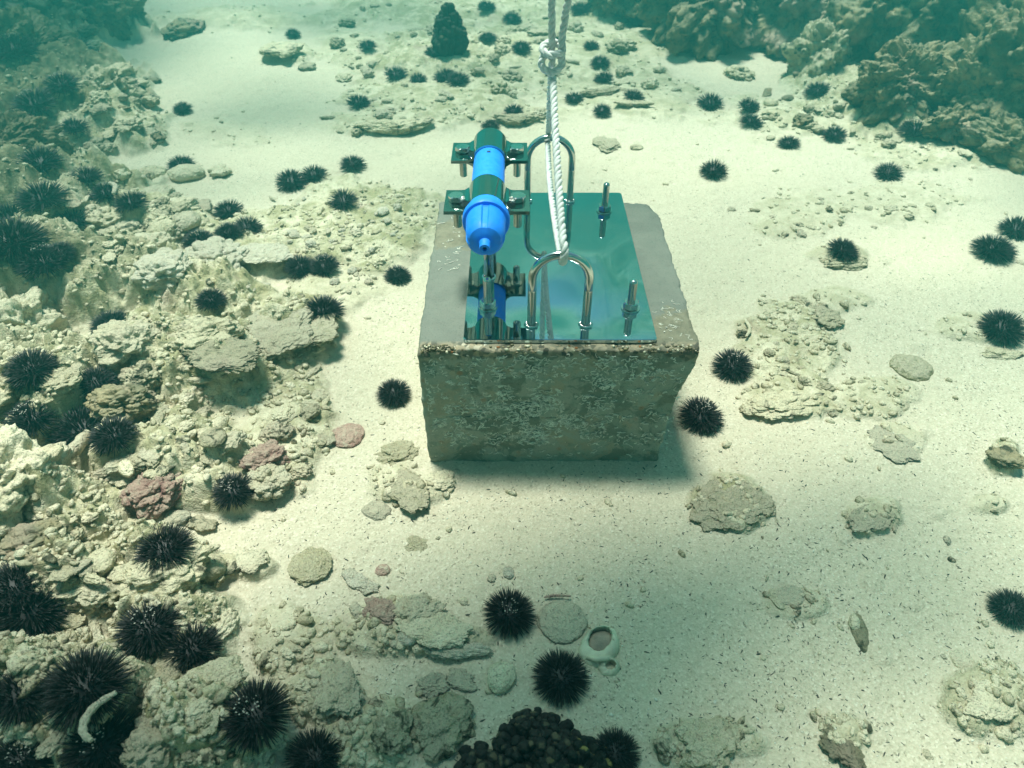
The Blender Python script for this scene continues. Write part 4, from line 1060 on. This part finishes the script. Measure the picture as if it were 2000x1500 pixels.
# broken sea shell: two open whorls cut through, lying on its side
def shell():
    g = gp(1172, 1275); root = empty('broken_shell', (g[0], g[1], g[2]), (R(6), R(-5), R(8))); tag(root, 'broken white spiral shell with open mouth beside the foreground urchin', 'shell')
    def whorl(name, cx_, cy_, rx, ry, ox, oy, orr, hgt, ang):
        seg = 56; v = []; f = []; prof = []
        ca, sa = math.cos(ang), math.sin(ang)
        T_ = [(1.0, -.3, 0), (1.06, .15, 0), (1.0, .55, .1), (.86, .85, .3), (.66, 1.0, .7), (.50, 1.0, 1), (.46, .92, 1), (.52, .5, 1), (.58, .1, .8)]
        for r_, z, k in T_:
            for i in range(seg):
                a = 2*math.pi*i/seg; wb = 1+.05*math.sin(2*a+1)+.03*math.sin(5*a)+.012*math.sin(13*a)
                x = rx*r_*wb*math.cos(a)+ox*k; y = ry*r_*wb*math.sin(a)+oy*k
                if k >= 1: x = ox + (rx*r_*wb*math.cos(a))*orr; y = oy + (ry*r_*wb*math.sin(a))*orr
                v.append((cx_+x*ca-y*sa, cy_+x*sa+y*ca, hgt*z*(1+.25*math.sin(a+.8))+.0006*math.sin(9*a+r_*8)))
        for j in range(len(T_)-1):
            for i in range(seg): i2 = (i+1) % seg; f.append((j*seg+i, j*seg+i2, (j+1)*seg+i2, (j+1)*seg+i))
        w = MB(); w.add(v, f); w.build(name, M_shell, root)
    whorl('body_whorl', 0, .006, .0265, .0225, .006, .005, 1.28, .013, .5)
    whorl('spire_whorl', .006, -.021, .0130, .0120, .002, .001, 1.0, .011, -.3)
    w = MB(); v, f = ico(3); w.add(v*np.array([.0185, .0155, .006])*(1+.12*fbm3(v*4, 3, 2))[:, None]+np.array([.004, .011, .0045]), f.tolist()); w.build('sand_fill', M_shellin, root)
    w = MB(); w.tube([(-.019, -.006, .008), (-.008, -.012, .013), (.004, -.013, .013), (.014, -.011, .008)], [.002, .0038, .0035, .002], 10); w.build('columella', M_shell, root)
shell()
# white curved bits
def curved(name, px, py, pts, rad, m, label, cat, lift=.004):
    g = gp(px, py, lift); zc = depth(g[1], g[2]); w = MB(); P = []
    for dx, dy in pts: P.append((dx/FPX*zc, -dy/FPX*zc*1.25, .0))
    P = np.array(P); 
    for _ in range(2):
        Q = [P[0]]
        for a, b in zip(P[:-1], P[1:]): Q += [a*.75+b*.25, a*.25+b*.75]
        Q.append(P[-1]); P = np.array(Q)
    n = len(P); r = rad/FPX*zc; rr = [r*(.45+.55*math.sin(math.pi*(i+.6)/(n+.2))) * (1+.15*math.sin(i*2.1)) for i in range(n)]
    w.tube(P, rr, 12); o = w.build(name, m, None, loc=(g[0], g[1], g[2]+r*1.2+lift)); tag(o, label, cat)
curved('curved_shell', 218, 370, [(-14, -20), (2, -12), (8, 0), (12, 16)], 5, M_white, 'white curved shell sliver among the upper left urchins', 'shell', .045)
curved('bent_coral_stick', 185, 1412, [(24, -40), (-4, -22), (-14, 0), (-6, 20), (16, 30)], 7.5, M_white, 'bent white coral stick lying over dark urchins, lower left', 'coral fragment', .085)
curved('coral_stick', 222, 1385, [(14, -22), (0, 0), (-8, 24)], 9, M_pale, 'short coral stick right of the bent white one', 'coral fragment', .045)
curved('white_sliver', 1462, 646, [(0, -26), (4, 0), (-12, 20)], 3.5, M_pale, 'thin curved sliver on sand above the specked urchin right of the block', 'shell')
curved('coral_stick', 1085, 1166, [(-22, 2), (0, -2), (30, 0)], 2.5, M_pink, 'thin reddish stick above the round flat stone', 'coral fragment')
curved('coral_spur', 160, 880, [(4, -28), (0, 0), (-8, 26)], 13, M_pale, 'pale upright coral spur before the three dark urchins', 'coral fragment')

# ------------------------------------------------------------------ loose rubble: individual pieces, region by region
PROTO = []
for k, (kd, sd) in enumerate([('lump', 201), ('lump', 202), ('knobby', 203), ('knobby', 204), ('slab', 205), ('slab', 206), ('finger', 207), ('cobble', 208), ('lump', 209), ('knobby', 210), ('finger', 211), ('ribbed', 212)]): PROTO.append((kd, sd))
REG = [
 ('lump of coral rubble in the heaped bed at the left edge', 'rubble heaped along the left edge', 82, (0, 330, 440, 500), (24, 75), [M_pale, M_rock, M_pale]),
 ('piece of coral rubble in the left bed beside the sand', 'rubble in the left bed', 62, (120, 640, 660, 960), (18, 62), [M_pale, M_rock, M_pale, M_rock]),
 ('piece of dim rubble among the lower left urchins', 'rubble among the lower left urchins', 50, (0, 1000, 520, 1500), (26, 85), [M_rock, M_pale, M_olive]),
 ('small crumb of coral in the fine rubble bed left of the instrument', 'crumbs of the fine rubble bed', 58, (480, 380, 860, 600), (9, 26), [M_pale, M_white]),
 ('lump of rubble on the far bank behind the instrument', 'rubble on the far bank', 95, (640, 10, 1330, 270), (12, 40), [M_rock, M_olive, M_pale]),
 ('craggy piece of the right reef and its shaded slope', 'crags of the right reef', 56, (1380, 0, 2000, 290), (18, 60), [M_dark, M_rock, M_rock]),
 ('pale piece strewn on sand below the right reef', 'pieces strewn below the right reef', 75, (1380, 190, 2000, 520), (8, 26), [M_pale, M_rock]),
 ('flat piece in the low rubble patch right of the block', 'pieces of the low right patch', 40, (1430, 570, 1800, 830), (8, 34), [M_rock, M_olive, M_pale]),
 ('murky lump of the upper left reef slope', 'lumps of the upper left reef', 44, (0, 0, 420, 330), (16, 55), [M_dark, M_rock]),
 ('piece of rubble on the sand in front, left of centre', 'pieces on the front sand', 30, (560, 1060, 980, 1500), (10, 36), [M_pale, M_rock, M_grey]),
 ('bit of coral on the lower right sand slope', 'bits on the lower right sand', 20, (1450, 940, 2000, 1480), (8, 24), [M_pale, M_rock, M_grey]),
]
rr = random.Random(55)
spec = []
for (lab, grp, cnt, (x0, y0, x1, y1), (s0, s1), ms) in REG:
    k = 0; tries = 0
    cand = np.array([[rr.uniform(x0, x1), rr.uniform(y0, y1)] for _ in range(cnt*12)])
    P = np.array([at(a, b) for a, b in cand]); RE, _ = fields(P[:, 0], P[:, 1])
    for (px, py), re in zip(cand, RE):
        if k >= cnt: break
        s = s0 + (s1-s0)*rr.random()**1.8; kd, sd = rr.choice(PROTO)
        if any((px-u[0])**2+(py-u[1]-u[2]*.1)**2 < (u[2]*.42+s*.42)**2 for u in URCH): continue
        if any(abs(px-q[1]) < q[3]*.45 and abs(py-q[2]) < q[4]*.45 for q in NAMED): continue
        if 790 < px < 1400 and 240 < py < 930: continue
        if re < (.35 if s1 > 26 else .15) and rr.random() > .05: continue
        asp = rr.uniform(.5, .95)
        spec.append((s, px, py, s*(1.4 if kd == 'finger' else 1), s*asp*(.5 if kd == 'finger' else 1), kd, sd, rr.choice(ms), lab, rr.uniform(-1.6, 1.6), rr.uniform(.55, 1.0), rr.uniform(.15, .4), grp)); k += 1
LM = [('the honeycombed coral head', 90, 915), ('the three dark urchins', 150, 835), ('the cupped coral clump', 240, 795), ('the pink stained rock', 520, 910), ('the ridged yellow coral', 608, 1110),
 ('the grey oval cobble', 338, 1018), ('the wide left urchin', 58, 716), ('the fringe urchin', 215, 628), ('the crevice urchin', 410, 582), ('the greenish slab', 600, 650), ('the ribbed slab', 512, 500),
 ('the bright grainy boulder', 425, 520), ('the white curved shell', 218, 370), ('the dark urchin heap', 75, 340), ('the left edge urchins', 60, 510), ('the two channel cobbles', 335, 345), ('the layered slab', 440, 705),
 ('the left urchin-hiding rock', 320, 1110), ('the big left edge urchin', 52, 1192), ('the bent white coral stick', 185, 1412), ('the white chip urchin', 370, 1264), ('the large lower left urchin', 496, 1392),
 ('the blocky tan rock', 865, 1420), ('the coral finger', 893, 1272), ('the bushy coral', 880, 70), ('the rope knot', 1078, 110), ('the long coral bar', 770, 250), ('the sand pocket', 1440, 110), ('the stacked urchin pair', 1465, 218),
 ('the reef lip urchin', 1800, 248), ('the far right reef head', 1900, 60), ('the middle reef head', 1720, 40), ('the right corner reef', 1980, 200), ('the lone upper right urchin', 1738, 332), ('the middle right urchin', 1648, 482),
 ('the oval boulder', 1780, 718), ('the specked right urchin', 1433, 707), ('the row of fused knobs', 1525, 790), ('the olive mound', 1422, 985), ('the half sunk round stone', 1880, 1290), ('the upper left corner reef', 60, 60),
 ('the dim tan boulder', 215, 190), ('the two lobed rock', 552, 106), ('the joined flat urchins', 590, 343), ('the sand edge urchin cluster', 460, 430), ('the fine-bed urchin', 670, 385), ('the white sand urchin', 775, 530)]
DIRS = ['right of', 'right behind', 'behind', 'behind left of', 'left of', 'front left of', 'in front of', 'front right of']
SHP = {'lump': 'lumpy', 'knobby': 'knobbly', 'slab': 'flat', 'finger': 'stick-like', 'cobble': 'rounded', 'ribbed': 'ridged'}
CLR = {'pale_coral_rubble': 'pale', 'turf_covered_rock': 'tan', 'dark_reef_rock': 'dark', 'olive_algae_rock': 'olive', 'grey_cobble': 'grey', 'bleached_coral': 'whitish'}
ORD = ['', ', the nearer one', ', the second one out', ', the third one out', ', the fourth one out', ', the fifth one out']
used = {}
def own_label(px, py, s, kd, m):
    d, nm, ax, ay = min((math.hypot(px-a, (py-b)*1.3), n_, a, b) for n_, a, b in LM)
    k = int(round(math.atan2(-(py-ay), px-ax)/(math.pi/4))) % 8
    base = f"{'big' if s > 42 else 'middling' if s > 24 else 'small'} {CLR[m.name]} {SHP[kd]} coral piece {'close' if d < 60 else 'a bit' if d < 110 else 'well'} {DIRS[k]} {nm}"
    used.setdefault(base, []).append(d); return base, d
spec.sort(key=lambda q: -q[0]); small = {}
for q in spec[:290]: own_label(q[1], q[2], q[0], q[5], q[7])
def final_label(q):
    b, d = own_label(q[1], q[2], q[0], q[5], q[7]); used[b].remove(d); L = sorted(used[b])
    return b if len(L) < 2 else b + (', nearest', ', second', ', third', ', fourth', ', farthest')[min(4, L.index(d))]
for i, (s, px, py, wp, hp, kd, sd, m, lab, rot, fl, sk, grp) in enumerate(spec):
    if i < 290: place('coral_fragment', px, py, wp, hp, kd, sd, m, final_label(spec[i]), 'coral fragment', 5, rot, fl, sk, grp)
    else:
        o = place('crumb', px, py, wp, hp, kd, sd, m, lab, 'x', 4, rot, fl, sk, grp)
        M = Matrix.LocRotScale(o.location, o.rotation_euler, o.scale); me = o.data; n = len(me.vertices)
        c = np.empty(n*3, np.float32); me.vertices.foreach_get('co', c); c = c.reshape(-1, 3) @ np.array(M.to_3x3()).T + np.array(M.translation)
        fi = np.empty(len(me.polygons)*3, np.int32); me.polygons.foreach_get('vertices', fi); L = small.setdefault(m.name, ([], [], [0], m))
        L[0].append(c); L[1].append(fi.reshape(-1, 3)+L[2][0]); L[2][0] += n; bpy.data.objects.remove(o)
for k, (V, F, n, m) in small.items():
    tag(link('small_rubble', mesh_np('small_rubble', np.concatenate(V), np.concatenate(F)), m), 'small crumbs of coral rubble strewn over the seabed', kind='stuff')
tot = len(spec)

# fine bits nobody could count: one object each
def scatter(name, m, n, size, label, reef_pref, elong=1.0, box=(-60, -20, 2060, 1540), sub=1):
    r = np.random.default_rng(len(name)*13+n); px = r.uniform(box[0], box[2], n*6); py = r.uniform(box[1], box[3], n*6)
    # even cover of the ground rather than of the picture, thinned far away
    P = np.array([at(a, b) for a, b in zip(px, py)]); re, _ = fields(P[:, 0], P[:, 1])
    pr = reef_pref[0]*(1-re) + reef_pref[1]*re; clump = .4 + .9*np.clip(fbm2(P[:, 0]*6, P[:, 1]*6, 3, 17)+.4, 0, 1)
    inb = (P[:, 0] > BX0-.012) & (P[:, 0] < BX1+.012) & (P[:, 1] > BY0-.012) & (P[:, 1] < BY1+.012)
    ok = np.where((r.random(n*6) < pr*clump) & ~inb)[0][:n]; P = P[ok]
    Z = height(P[:, 0], P[:, 1]); V0, F0 = ico(sub); V = []; F = []; c = 0
    shapes = [V0*(1+.4*fbm3(V0*1.2+i*3.3, 2, i))[:, None] for i in range(12)]
    for i in range(len(P)):
        s = r.uniform(*size)*(1 if r.random() < .85 else 1.6); a = r.uniform(0, 6.283); ca, sa = math.cos(a), math.sin(a)
        q = shapes[i % 12]*np.array([s*elong*r.uniform(.7, 1.2), s*r.uniform(.5, 1), s*r.uniform(.35, .7)])
        q = np.stack([q[:, 0]*ca-q[:, 1]*sa, q[:, 0]*sa+q[:, 1]*ca, q[:, 2]], 1) + np.array([P[i, 0], P[i, 1], Z[i]+s*.15])
        V.append(q); F.append(F0+c); c += len(q)
    o = link(name, mesh_np(name, np.concatenate(V), np.concatenate(F)), m); tag(o, label, kind='stuff')
scatter('coral_gravel', M_pale, 8500, (.0015, .0065), 'fine pale coral gravel strewn over the seabed', (.012, 1.0), 1.2)
scatter('brown_gravel', M_rock, 2600, (.002, .007), 'fine brown gravel in the rubble', (.006, 1.0), 1.3)
scatter('dark_grains', M_speck, 8000, (.00035, .00085), 'dark slivers scattered on the sand', (1.0, .3), 3.0)
scatter('shell_chips', M_chip, 2200, (.0005, .0015), 'white shell chips scattered on the sand', (.8, .6), 1.3)
print('rubble pieces', tot, 'objects', len(bpy.data.objects), 'tris', sum(len(m.polygons) for m in bpy.data.meshes))
